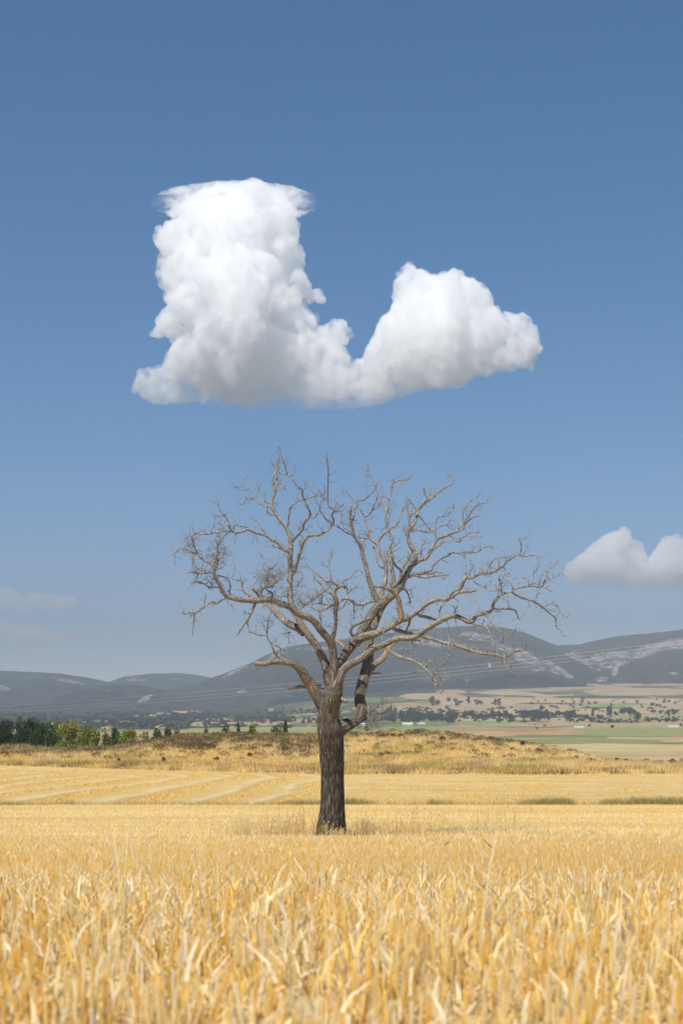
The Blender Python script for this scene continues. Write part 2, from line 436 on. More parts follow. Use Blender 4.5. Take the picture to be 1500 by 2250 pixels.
_crest = ([-200, 0, 60, 100, 160, 250, 340, 400, 520, 620, 700, 760, 800, 860, 920, 980, 1040, 1120, 1180, 1220, 1270, 1350, 1500, 1700],
          [1648, 1643, 1641, 1646, 1650, 1641, 1627, 1616, 1613, 1614, 1616, 1613, 1610, 1607, 1608, 1612, 1620, 1630, 1640, 1652, 1668, 1675, 1678, 1680])
def zC(x, y):
    x = np.asarray(x, float); y = np.asarray(y, float)
    yc = 205.0
    px = 750 + x / yc * F
    zc = (HOR - np.interp(px, *_crest)) / F * yc - 0.35
    y0 = bfar(x)
    zb = zB(x, y0)
    s = np.clip((y - y0) / (yc - y0), 0, 1)
    prof = (s * s * (3 - 2 * s)) * 0.75 + s * 0.25
    # little terraces and lumps
    lump = (fbm(x / 9.0, y / 9.0, 4, 21) - 0.5) * 2.0 * np.sin(np.pi * np.clip(s, 0, 1)) + 0.25 * np.clip((y - y0) / 2.0, 0, 1)
    z = zb + (zc - zb) * prof + lump
    b = np.clip((y - yc) / 60.0, 0, 1)
    back = zc * (1 - b) + (-9.3) * b
    return np.where(y > yc, back + 0.5 * (fbm(x / 7.0, y / 7.0, 3, 22) - 0.5), z)

_vy = [230, 300, 500, 700, 1100, 1800, 2300, 3000, 4000, 5200, 6500]
_vr = [-9.6, -9.3, -9.0, -9.2, -7.5, 0, 11, 38, 90, 165, 180]
_vl = [-9.6, -9.3, -9.0, -9.5, -9.0, -3, 4, 20, 45, 72, 90]
def zV(x, y):
    x = np.asarray(x, float); y = np.asarray(y, float)
    px = 750 + x / np.maximum(y, 1) * F
    w = np.clip((px - 450) / 550, 0, 1); w = w * w * (3 - 2 * w)
    z = np.interp(y, _vy, _vr) * w + np.interp(y, _vy, _vl) * (1 - w)
    return z + 8 * (fbm(x / 500.0, y / 400.0, 3, 31) - 0.5) * np.clip((y - 1800) / 2000, 0, 1)

def ground_z(x, y):
    if y < edge_ab(x): return float(zA(x, y))
    if y < bfar(x): return float(zB(x, y))
    if y < 262: return float(zC(x, y))
    return float(zV(x, y))

def valley_at(px, py):
    """first valley point seen at a photo pixel"""
    ys = np.geomspace(270, 5600, 900)
    x = (px - 750) / F * ys
    rows = HOR - zV(x, ys) / ys * F
    k = np.where(rows <= py)[0]
    i = k[0] if len(k) else len(ys) - 1
    return float(x[i]), float(ys[i]), float(zV(x[i], ys[i]))

def sheet(name, X, Y, Z, mat, col=None, attrs=None, kind='structure', label=None, smooth=True):
    r, c = X.shape
    v = np.stack([X, Y, Z], -1).reshape(-1, 3)
    i = np.arange(r * c).reshape(r, c)
    f = np.stack([i[:-1, :-1], i[:-1, 1:], i[1:, 1:], i[1:, :-1]], -1).reshape(-1, 4)
    me = mesh_np(name, v, f, col=None if col is None else col.reshape(-1, 3), smooth=smooth,
                 attrs={k: a.ravel() for k, a in (attrs or {}).items()})
    return tag(link(name, me, mat), label, None, None, kind)

# near stubble field soil
m = NT("stubble_soil")
p_ = m.pos()
n1 = m.noise(p_, 9, 6, 0.7); n2 = m.noise(m.pos((0.12, 0.5, 1)), 1.2, 4, 0.6); n3 = m.noise(p_, 60, 3, 0.7)
c = m.ramp(n1, [(0.25, (0.36, 0.22, 0.09)), (0.5, (0.60, 0.42, 0.18)), (0.75, (0.72, 0.54, 0.27))])
c = m.mix(m.math('MULTIPLY', n2, 0.45), c, (0.56, 0.36, 0.13))
c = m.mix(m.ramp(n3, [(0.35, 0.0), (0.7, 0.5)]), c, (0.80, 0.65, 0.38))
mat_soil = m.surf(m.principled(c, 0.9, m.bump(n3, 0.8, 0.03), 0.1))
ys = np.concatenate([np.linspace(-60, 0, 12), np.linspace(0.5, 33, 130), np.linspace(33.3, 73, 110)])
u = np.linspace(-1, 1, 161)
U, YY = np.meshgrid(u, ys)
W = 14 + np.maximum(YY, 0) * 0.42
XX = U * W
rowsA = np.concatenate([ys, [75.5]])
U, YY = np.meshgrid(u, rowsA); W = 14 + np.maximum(YY, 0) * 0.42; XX = U * W
sheet("stubble_field", XX, YY, zA(XX, YY), mat_soil)

# second field with windrows
m = NT("windrow_straw")
p_ = m.pos()
sw = m.attr('swath').outputs['Fac']; tr = m.attr('track').outputs['Fac']
n1 = m.noise(m.pos((1, 0.6, 1)), 2.2, 6, 0.75); n2 = m.noise(m.pos((0.3, 1, 1)), 0.25, 4, 0.6); n3 = m.noise(p_, 14, 4, 0.8)
c = m.ramp(n1, [(0.3, (0.62, 0.40, 0.13)), (0.5, (0.78, 0.55, 0.22)), (0.7, (0.88, 0.68, 0.33))])
c = m.mix(m.ramp(n3, [(0.35, 0.5), (0.5, 0.0)]), c, (0.46, 0.29, 0.10))
c = m.mix(m.math('MULTIPLY', m.attr('shade').outputs['Fac'], 0.7), c, (0.50, 0.33, 0.13))  # brownish shadow painted along one flank of each windrow
c = m.mix(m.math('MULTIPLY', tr, 0.55), c, (0.88, 0.76, 0.52))
c = m.mix(m.math('MINIMUM', m.math('MULTIPLY', sw, 1.2), 1.0), c, m.ramp(n3, [(0.3, (0.60, 0.38, 0.11)), (0.6, (0.80, 0.56, 0.19))]))
c = m.mix(m.ramp(n2, [(0.45, 0.0), (0.65, 0.3)]), c, (0.56, 0.37, 0.14))
mat_sw = m.surf(m.principled(c, 0.9, m.bump(n3, 1.0, 0.12), 0.1))
U, V = np.meshgrid(np.linspace(-1, 1, 520), np.linspace(0, 1, 330))
Yg = 73.6 + V * (176 - 73.6)
Xg = U * (Yg * 0.36 + 6)
Z = zB(Xg, Yg)
e = np.clip((edge_ab(Xg) + 0.8 - Yg) / 1.2, 0, 1); Z = Z - 0.35 * e
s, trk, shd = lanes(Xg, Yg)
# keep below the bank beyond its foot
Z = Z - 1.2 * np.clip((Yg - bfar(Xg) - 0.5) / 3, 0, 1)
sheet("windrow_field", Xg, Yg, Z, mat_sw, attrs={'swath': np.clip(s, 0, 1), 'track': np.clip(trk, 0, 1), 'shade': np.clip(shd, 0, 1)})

# grassy bank
m = NT("bank_earth")
p_ = m.pos()
n1 = m.noise(p_, 0.5, 6, 0.7); n2 = m.noise(p_, 6, 4, 0.7)
c = m.ramp(n1, [(0.3, (0.30, 0.20, 0.09)), (0.5, (0.46, 0.33, 0.13)), (0.7, (0.60, 0.44, 0.18))])
mat_bank = m.surf(m.principled(c, 0.95, m.bump(n2, 0.6, 0.1), 0.05))
U, V = np.meshgrid(np.linspace(-1, 1, 420), np.linspace(0, 1, 150))
Xc = U * 92
Y0 = bfar(Xc) - 0.4
Yc = Y0 + (262 - Y0) * V ** 1.1
Zc = zC(Xc, Yc); Zc[0] -= 0.4
sheet("grassy_bank", Xc, Yc, Zc, mat_bank)

# valley floor with field patches
fields = [  # cx, cy, rx, ry (photo pixels), colour
    (1350, 1643, 260, 9, (0.56, 0.44, 0.24)), (1330, 1655, 260, 4, (0.50, 0.40, 0.2)),
    (1300, 1628, 150, 6, (0.27, 0.29, 0.11)), (1420, 1622, 90, 3, (0.50, 0.36, 0.2)), (1110, 1628, 90, 4, (0.28, 0.28, 0.12)),
    (1400, 1608, 165, 9, (0.30, 0.31, 0.13)), (1200, 1609, 90, 4.5, (0.48, 0.30, 0.16)), (1050, 1604, 150, 6, (0.42, 0.27, 0.14)),
    (1020, 1612, 120, 5, (0.50, 0.34, 0.18)), (880, 1601, 110, 5, (0.28, 0.32, 0.13)), (1060, 1588, 60, 4, (0.26, 0.33, 0.10)), (1230, 1590, 90, 4, (0.48, 0.34, 0.2)),
    (1380, 1592, 130, 4, (0.44, 0.34, 0.17)), (1430, 1578, 90, 4, (0.3, 0.33, 0.12)), (1300, 1562, 220, 5, (0.5, 0.38, 0.22)),
    (1350, 1549, 90, 5, (0.28, 0.32, 0.12)), (1460, 1553, 80, 5, (0.48, 0.36, 0.22)), (1330, 1540, 240, 5, (0.54, 0.40, 0.24)), (1180, 1552, 90, 5, (0.52, 0.36, 0.22)),
    (1400, 1520, 110, 9, (0.50, 0.35, 0.22)), (1080, 1553, 90, 5, (0.42, 0.34, 0.2)), (1050, 1541, 100, 8, (0.54, 0.38, 0.23)),
    (950, 1530, 70, 7, (0.52, 0.36, 0.22)), (900, 1562, 70, 3, (0.46, 0.34, 0.2)), (860, 1556, 80, 4, (0.46, 0.36, 0.2)), (985, 1520, 30, 5, (0.5, 0.34, 0.2)),
    (560, 1605, 150, 7, (0.30, 0.32, 0.13)), (470, 1608, 80, 5, (0.36, 0.34, 0.12)), (650, 1612, 90, 4, (0.40, 0.30, 0.16)), (620, 1600, 120, 4, (0.33, 0.36, 0.12)),
    (560, 1590, 75, 4, (0.46, 0.32, 0.18)), (640, 1584, 80, 4, (0.44, 0.30, 0.18)), (455, 1591, 40, 5, (0.46, 0.33, 0.2)), (480, 1580, 60, 3, (0.46, 0.33, 0.2)), (355, 1597, 22, 4, (0.46, 0.34, 0.2)),
    (133, 1591, 26, 3.5, (0.5, 0.35, 0.2)), (172, 1597, 16, 4, (0.46, 0.34, 0.2)), (240, 1599, 10, 3, (0.46, 0.34, 0.2)), (222, 1585, 12, 2, (0.46, 0.34, 0.2)),
    (270, 1586, 22, 1.6, (0.48, 0.34, 0.2)), (190, 1586, 10, 2, (0.48, 0.34, 0.2)), (320, 1572, 35, 1.8, (0.52, 0.36, 0.22)), (405, 1564, 30, 2.6, (0.52, 0.36, 0.22)), (350, 1568, 18, 2, (0.52, 0.36, 0.22)),
]
pys = np.concatenate([np.linspace(1740, 1662, 20), np.arange(1661, 1500, -0.9)])
ysv = np.geomspace(255, 5600, 3000)
rr_ = HOR - np.interp(ysv, _vy, _vr) / ysv * F
# monotone table photo row -> distance
rr_m = np.minimum.accumulate(rr_)
Yrows = np.unique(np.concatenate([np.interp(-pys, -rr_m, ysv), np.geomspace(258, 6300, 60)]))
Yrows[0] = 256
pxs = np.concatenate([np.linspace(-900, -40, 40), np.arange(-36, 1536, 3.0), np.linspace(1540, 2400, 40)])
PXg, Yv = np.meshgrid(pxs, Yrows)
Xv = (PXg - 750) / F * Yv
Zv = zV(Xv, Yv)
PY = HOR - Zv / Yv * F
w1 = (fbm(Xv / 60, Yv / 200, 3, 41) - 0.5); w2 = (fbm(Xv / 25, Yv / 90, 3, 42) - 0.5)
# far left and slopes: wooded; right: tan farmland
forest = np.array([0.040, 0.058, 0.026]); tan = np.array([0.46, 0.34, 0.20]); green = np.array([0.20, 0.23, 0.09])
cellx = np.floor(Xv / (90 + Yv * 0.03) + w1 * 1.2).astype(int); celly = np.floor(np.log(Yv) * 16 + w1 * 0.6).astype(int)
hsh = (np.sin(cellx * 12.9898 + celly * 78.233) * 43758.5453) % 1.0
basec = np.where((hsh < 0.25)[..., None], green, np.where((hsh < 0.45)[..., None], np.array([0.36, 0.30, 0.15]), tan)) * (0.85 + 0.3 * ((hsh * 7) % 1)[..., None])
wood = np.clip((720 - PXg) / 120, 0, 1) * (PY < 1603) * 1.0
wood = np.maximum(wood, np.clip((1536 - PY) / 6, 0, 1) * (PXg < 1000))
wood = np.maximum(wood, (fbm(Xv / 160, Yv / 320, 3, 45) > 0.57) * (PY < 1590) * (PY > 1500) * 0.8)
colv = basec * (1 - wood[..., None]) + forest * wood[..., None]
for cx_, cy_, rx_, ry_, cc in fields:
    d = ((PXg - cx_ + w1 * 30) / rx_) ** 2 + ((PY - cy_ + w2 * 2.5) / ry_) ** 4
    k = np.clip((1.12 - d) / 0.2, 0, 1)[..., None]
    colv = colv * (1 - k) + np.array(cc) * k
colv = np.clip(colv * (0.92 + 0.22 * w2[..., None]), 0.01, 1)
m = NT("valley_land")
n1 = m.noise(m.pos((1, 0.35, 1)), 0.03, 6, 0.75); n2 = m.noise(m.pos(), 0.4, 3, 0.7)
c = m.mix(m.ramp(n1, [(0.35, 0.7), (0.62, 0.0)]), m.attr('Col').outputs['Color'], (0.7, 0.7, 0.6), 'MULTIPLY')
mat_val = m.surf(m.principled(c, 0.95, m.bump(n2, 0.5, 1.0), 0.05))
sheet("valley_floor", Xv, Yv, Zv, mat_val, col=colv)

# far plain behind and beside everything, so the land reaches the horizon
m = NT("far_plain"); c = m.ramp(m.noise(m.pos(), 0.002, 5, 0.6), [(0.35, (0.07, 0.08, 0.04)), (0.6, (0.36, 0.28, 0.16))])
xs_, ys_ = np.meshgrid(np.linspace(-30000, 30000, 40), np.concatenate([np.linspace(-3000, 0, 5), np.linspace(500, 40000, 40)]))
sheet("far_plain", xs_, ys_, np.full_like(xs_, -38.0), m.surf(m.principled(c, 1.0, None, 0.0)))

# ------------------------------------------------------------------ mountains
m = NT("mountain_side")
pz = m.pos((1, 0.32, 1.3))
n1 = m.noise(pz, 0.010, 8, 0.68, 0.3); n2 = m.noise(pz, 0.045, 6, 0.75); n3 = m.noise(pz, 0.0022, 5, 0.6); n4 = m.noise(pz, 0.10, 4, 0.8)
rk = m.attr('rock').outputs['Fac']
veg = m.ramp(n2, [(0.3, (0.014, 0.024, 0.014)), (0.5, (0.040, 0.056, 0.028)), (0.68, (0.13, 0.13, 0.075))])
veg = m.mix(m.ramp(n3, [(0.45, 0.0), (0.6, 0.7)]), veg, (0.10, 0.105, 0.065))
veg = m.mix(m.ramp(n1, [(0.40, 0.75), (0.52, 0.0)]), veg, (0.012, 0.022, 0.014))
rock = m.ramp(n4, [(0.3, (0.50, 0.44, 0.37)), (0.6, (0.78, 0.72, 0.64))])
nn = m.math('ADD', m.math('ADD', m.math('MULTIPLY', n1, 0.30), m.math('MULTIPLY', n2, 0.45)), m.math('MULTIPLY', n4, 0.25))
msk = m.math('SUBTRACT', nn, m.math('SUBTRACT', 0.66, m.math('MULTIPLY', m.math('MINIMUM', m.math('MULTIPLY', rk, 2.0), 1.0), 0.21)))
msk = m.ramp(m.math('MULTIPLY', msk, 10.0), [(0.0, 0.0), (1.0, 1.0)])
c = m.mix(msk, veg, rock)
mat_mtn = m.surf(m.principled(c, 0.95, m.bump(m.math('ADD', n2, m.math('MULTIPLY', n1, 3.0)), 1.0, 30.0), 0.05))

def mountain(name, ridge, Yf, Yr, rocks, pxr=(-500, 2000), amp=40, seed=0, label=None, foot_drop=10, power=1.25):
    pxs = np.arange(pxr[0], pxr[1], 4.0)
    s = np.concatenate([np.linspace(0, 1, 120), np.linspace(1.02, 1.5, 14)])
    PX, S = np.meshgrid(pxs, s)
    Yy = Yf + (Yr - Yf) * S
    X = (PX - 750) / F * Yy
    rp = np.array(ridge, float)
    rrow = np.interp(PX, rp[:, 0], rp[:, 1])
    rrow = rrow + 2.0 * (fbm(PX / 16.0, 0.5, 4, seed + 3) - 0.5)
    zr = (HOR - rrow) / F * Yr
    zf = zV(X, np.minimum(Yy, 6500)) - foot_drop
    sc = np.clip(S, 0, 1)
    prof = sc ** power
    g = fbm(X / 420.0, Yy / 900.0, 5, seed) ; g = 1 - np.abs(g - 0.5) * 4
    g2 = fbm(X / 130.0, Yy / 260.0, 4, seed + 9)
    Z = zf + (zr - zf) * prof + 1.6 * amp * (g - 0.4) * np.sin(np.pi * sc) ** 0.8 + amp * 0.5 * (g2 - 0.5) * np.sin(np.pi * sc) ** 0.6
    Z = np.where(S > 1, zr * (1 - (S - 1) * 1.4) - 3 * 0, Z)
    PYm = HOR - Z / Yy * F
    R = np.zeros_like(Z)
    for cx_, cy_, rx_, ry_, rot, st in rocks:
        a = math.radians(rot); dx = PX - cx_; dy = PYm - cy_
        d = ((dx * math.cos(a) + dy * math.sin(a)) / rx_) ** 2 + ((-dx * math.sin(a) + dy * math.cos(a)) / ry_) ** 2
        R = np.maximum(R, st * np.exp(-d * 1.1))
    return sheet(name, X, Yy, Z, mat_mtn, attrs={'rock': R}, label=label)

mountain("far_hill", [(-500, 1530), (150, 1520), (235, 1500), (270, 1487), (330, 1480), (400, 1479), (440, 1484), (480, 1492), (540, 1498), (800, 1520), (2000, 1560)],
         6400, 9800, [(300, 1494, 30, 4, 0, 0.8), (390, 1492, 30, 3, 0, 0.6)], pxr=(-200, 900), seed=50)
mountain("left_hill", [(-500, 1478), (-100, 1472), (0, 1473), (60, 1476), (130, 1479), (190, 1488), (240, 1499), (290, 1512), (350, 1530), (450, 1555), (600, 1585)],
         5400, 8400, [(10, 1512, 22, 6, 10, 0.8), (150, 1496, 60, 7, 12, 0.62), (60, 1488, 60, 5, 5, 0.35)], pxr=(-500, 560), seed=60)
mountain("low_hill", [(-500, 1580), (40, 1562), (110, 1540), (170, 1515), (220, 1506), (270, 1503), (310, 1506), (360, 1515), (440, 1533), (560, 1560), (700, 1580)],
         4300, 6000, [(320, 1535, 26, 7, -30, 0.75), (230, 1520, 40, 3, -12, 0.4), (400, 1545, 60, 6, 0, 0.35)], pxr=(-500, 700), amp=22, seed=70)
mountain("right_mountain", [(900, 1490), (1000, 1470), (1100, 1445), (1180, 1428), (1230, 1417), (1270, 1416), (1310, 1407), (1360, 1397), (1420, 1392), (1460, 1388), (1500, 1383), (1600, 1375), (2000, 1390)],
         5000, 7900, [(1270, 1455, 70, 18, 20, 0.8), (1340, 1450, 70, 20, -10, 0.9), (1420, 1430, 70, 15, -18, 0.8), (1490, 1414, 60, 18, -8, 0.8), (1318, 1492, 18, 7, 0, 1.0),
                      (1480, 1480, 10, 5, 0, 0.8), (1260, 1432, 30, 5, -30, 0.5), (1350, 1475, 14, 8, -60, 0.8), (1462, 1460, 6, 4, 0, 0.9)], pxr=(900, 2000), amp=45, seed=80)
mountain("main_mountain", [(200, 1580), (300, 1550), (380, 1514), (440, 1500), (483, 1483), (510, 1473), (550, 1457), (590, 1436), (636, 1420), (700, 1411), (790, 1400), (848, 1392), (900, 1383),
                           (960, 1379), (1010, 1376), (1070, 1375), (1110, 1379), (1150, 1389), (1190, 1405), (1225, 1419), (1260, 1437), (1300, 1462), (1340, 1487), (1400, 1508), (1500, 1522), (1700, 1535)],
         4700, 6900, [(520, 1474, 40, 5, -25, 0.75), (610, 1438, 40, 8, -25, 0.6), (690, 1425, 60, 8, 0, 0.5), (1050, 1400, 60, 12, 8, 0.75), (940, 1412, 70, 12, 10, 0.62), (1000, 1418, 50, 8, 10, 0.8),
                      (880, 1425, 60, 8, 0, 0.5), (1110, 1425, 50, 8, 20, 0.75), (1160, 1450, 50, 17, 28, 1.0), (1215, 1468, 40, 11, 28, 1.0), (1245, 1483, 20, 5, 20, 0.9), (1075, 1462, 12, 6, 70, 0.6),
                      (1025, 1498, 7, 6, 0, 0.75), (870, 1440, 80, 5, 0, 0.4), (530, 1520, 30, 7, 0, 0.55), (640, 1530, 30, 6, 0, 0.5), (700, 1500, 120, 20, 0, 0.2)],
         pxr=(200, 1720), amp=34, seed=90)
# ------------------------------------------------------------------ the dead tree
TS = TREE_D / F                     # metres per photo pixel at the tree
TX, TY = 728.0, 1841.0              # photo pixel of the foot
CROPS = {'A': (360, 960, 3.75), 'B': (700, 960, 5), 'C': (960, 1020, 4.6875), 'D': (540, 1200, 5), 'E': (720, 1180, 5),
         'F': (540, 1400, 3.75), 'G': (360, 1160, 5), 'H': (800, 1360, 3.75), 'O': (0, 0, 1)}
tree_foot = Vector(((TX - 750) * TS, TREE_D, 0)); tree_foot.z = ground_z(tree_foot.x, TREE_D)
tree = empty("dead_tree", tree_foot)
tag(tree, "tall bare dead tree with thick trunk and gnarled leafless limbs in the stubble", "tree")
ZOFF = (HOR - TY) * TS - tree_foot.z

m = NT("weathered_bark")
ln = m.attr('thick').outputs['Fac']; ow = m.attr('bare').outputs['Fac']; up = m.attr('height_tone').outputs['Fac']
uvn = m.uv((1, 1, 1))
mp = m.uv((23, 2.6, 1))
v1 = m.node('ShaderNodeTexVoronoi', {'feature': 'DISTANCE_TO_EDGE'}, Vector=m.node('ShaderNodeVectorMath', {'operation': 'ADD'}, i0=mp, i1=m.node('ShaderNodeTexNoise', None, Vector=mp, Scale=0.8, Detail=4.0).outputs['Color']), Scale=1.0)
crack = m.ramp(v1.outputs['Distance'], [(0.03, 0.0), (0.26, 1.0)])
gr = m.pos()
n1 = m.noise(gr, 26.0, 4, 0.7); n2 = m.noise(gr, 5.0, 4, 0.6)
n3 = m.noise(gr, 2.5, 5, 0.65)
pale = m.ramp(n2, [(0.3, (0.20, 0.175, 0.150)), (0.5, (0.275, 0.245, 0.213)), (0.72, (0.40, 0.37, 0.33))])
dark = m.ramp(n2, [(0.3, (0.135, 0.118, 0.105)), (0.7, (0.24, 0.215, 0.193))])
c = m.mix(up, dark, pale)
crk = m.mix(up, (0.035, 0.026, 0.020), (0.12, 0.085, 0.06))
thin = m.math('SUBTRACT', 1.0, ln)
c = m.mix(m.math('MULTIPLY', m.math('SUBTRACT', 1.0, crack), m.math('MULTIPLY', ln, 0.92)), c, crk)
c = m.mix(m.ramp(n1, [(0.40, 0.75), (0.54, 0.0)]), c, (0.08, 0.07, 0.055))
c = m.mix(m.ramp(n3, [(0.55, 0.0), (0.72, 0.25)]), c, (0.26, 0.22, 0.14))
c = m.mix(ow, c, m.ramp(n1, [(0.3, (0.28, 0.17, 0.10)), (0.7, (0.46, 0.31, 0.19))]))
hgt = m.math('ADD', m.math('MULTIPLY', crack, ln), m.math('MULTIPLY', n1, 0.35))
mat_bark = m.surf(m.principled(c, 0.9, m.bump(hgt, 0.9, 0.02), 0.15))

branches = []   # dict(pts3, rad, obj, limb)
_all_pts = []   # (px, py, depth, width, branch index)

def resample(pts, wid, step):
    """Catmull-Rom through pixel points, returns dense points and widths"""
    pts = np.array(pts, float); n = len(pts)
    wid = np.interp(np.linspace(0, 1, n), np.linspace(0, 1, len(wid)), wid) if len(wid) != n else np.array(wid, float)
    Pp = np.vstack([2 * pts[0] - pts[1], pts, 2 * pts[-1] - pts[-2]])
    out = []; ow = []
    for i in range(n - 1):
        p0, p1, p2, p3 = Pp[i:i + 4]
        L = np.linalg.norm(p2 - p1); k = max(2, int(L / step))
        for j in range(k):
            t = j / k
            q = 0.5 * ((2 * p1) + (-p0 + p2) * t + (2 * p0 - 5 * p1 + 4 * p2 - p3) * t * t + (-p0 + 3 * p1 - 3 * p2 + p3) * t ** 3)
            out.append(q); ow.append(wid[i] * (1 - t) + wid[i + 1] * t)
    out.append(pts[-1]); ow.append(wid[-1])
    return np.array(out), np.array(ow)

class Tubes:
    def __init__(self): self.v = []; self.f4 = []; self.f3 = []; self.uv = []; self.at = {'thick': [], 'bare': [], 'height_tone': []}; self.n = 0
    def add(self, pts, rad, sides, seed=0, rough=0.0, bare=0.0, blunt=True, ridge=0.0):
        pts = np.asarray(pts); n = len(pts)
        T = np.gradient(pts, axis=0); T /= np.linalg.norm(T, axis=1)[:, None] + 1e-9
        ref = np.array([0.31, -0.9, 0.3]); N = np.cross(T[0], ref); N /= np.linalg.norm(N) + 1e-9
        Ns = []
        for t in T:
            N = N - t * (N @ t); N /= np.linalg.norm(N) + 1e-9; Ns.append(N)
        Ns = np.array(Ns); Bs = np.cross(T, Ns)
        L = np.concatenate([[0], np.cumsum(np.linalg.norm(np.diff(pts, axis=0), axis=1))])
        ang = np.arange(sides + 1) / sides * 2 * np.pi
        A, LL = np.meshgrid(ang, L)
        Rr = np.repeat(np.asarray(rad)[:, None], sides + 1, 1)
        if rough > 0:
            ca, sa = np.cos(A), np.sin(A)
            sx = seed * 3.17
            q = 0.5 * (fbm(ca * 1.4 + sx, LL * 1.5 + sx, 3, seed % 50) + fbm(sa * 1.4 - sx, LL * 1.5 + 5 + sx, 3, seed % 41)) - 0.5
            Rr = Rr * (1 + rough * 2.2 * q)
            if ridge > 0:
                nr_ = max(4, int(float(np.mean(rad)) * 2 * np.pi / 0.11))
                wv = (fbm(ca * 3.0 + 9, LL * 1.7 + sa, 3, 7) - 0.5) * 7
                rr = np.abs(np.sin(A * nr_ + wv)) ** 0.7
                r2 = np.abs(np.sin(A * (nr_ * 2 - 1) - wv * 1.7 + 1.3)) ** 0.7
                Rr = Rr * (1 + ridge * (rr * 0.6 + r2 * 0.4 - 0.6))
            Rr[:, -1] = Rr[:, 0]
        V = pts[:, None, :] + Rr[..., None] * (np.cos(A)[..., None] * Ns[:, None, :] + np.sin(A)[..., None] * Bs[:, None, :])
        uvx = A / (2 * np.pi) * np.maximum(0.12, 2 * np.pi * float(np.mean(rad)))
        base = self.n; c = sides + 1
        self.v.append(V.reshape(-1, 3)); self.uv.append(np.stack([uvx, LL], -1).reshape(-1, 2))
        i = np.arange(n * c).reshape(n, c) + base
        self.f4.append(np.stack([i[:-1, :-1], i[1:, :-1], i[1:, 1:], i[:-1, 1:]], -1).reshape(-1, 4))
        cnt = n * c
        tip = pts[-1] + T[-1] * rad[-1] * 0.4
        self.v.append(tip[None]); self.uv.append(np.array([[0, L[-1]]]))
        self.f3.append(np.stack([i[-1, :-1], np.full(sides, base + cnt), i[-1, 1:]], -1))
        thick = np.clip((np.asarray(rad) - 0.05) / 0.07, 0, 1); th = np.repeat(thick[:, None], c, 1).ravel()
        ag = np.clip((V.reshape(-1, 3)[:, 2] - 1.9) / 1.6, 0, 1)  # bark goes from dark to pale with height
        self.at['thick'] += [th, thick[-1:]]
        self.at['height_tone'] += [ag, ag[-1:]]
        bb = np.interp(np.linspace(0, 1, n), np.linspace(0, 1, len(bare)), bare) if hasattr(bare, '__len__') else np.full(n, float(bare))
        self.at['bare'] += [np.repeat(bb[:, None], c, 1).ravel(), bb[-1:]]
        self.n += cnt + 1
    def mesh(self, name):
        return mesh_np(name, np.concatenate(self.v), [np.concatenate(self.f4), np.concatenate(self.f3)], uv=np.concatenate(self.uv), smooth=True,
                       attrs={k: np.concatenate(a) for k, a in self.at.items()})

def find_parent(px, py):
    a = np.array([(p[0], p[1], p[3]) for p in _all_pts])
    d = np.hypot(a[:, 0] - px, a[:, 1] - py) - a[:, 2] * 0.35
    i = int(np.argmin(d))
    return _all_pts[i], d[i]

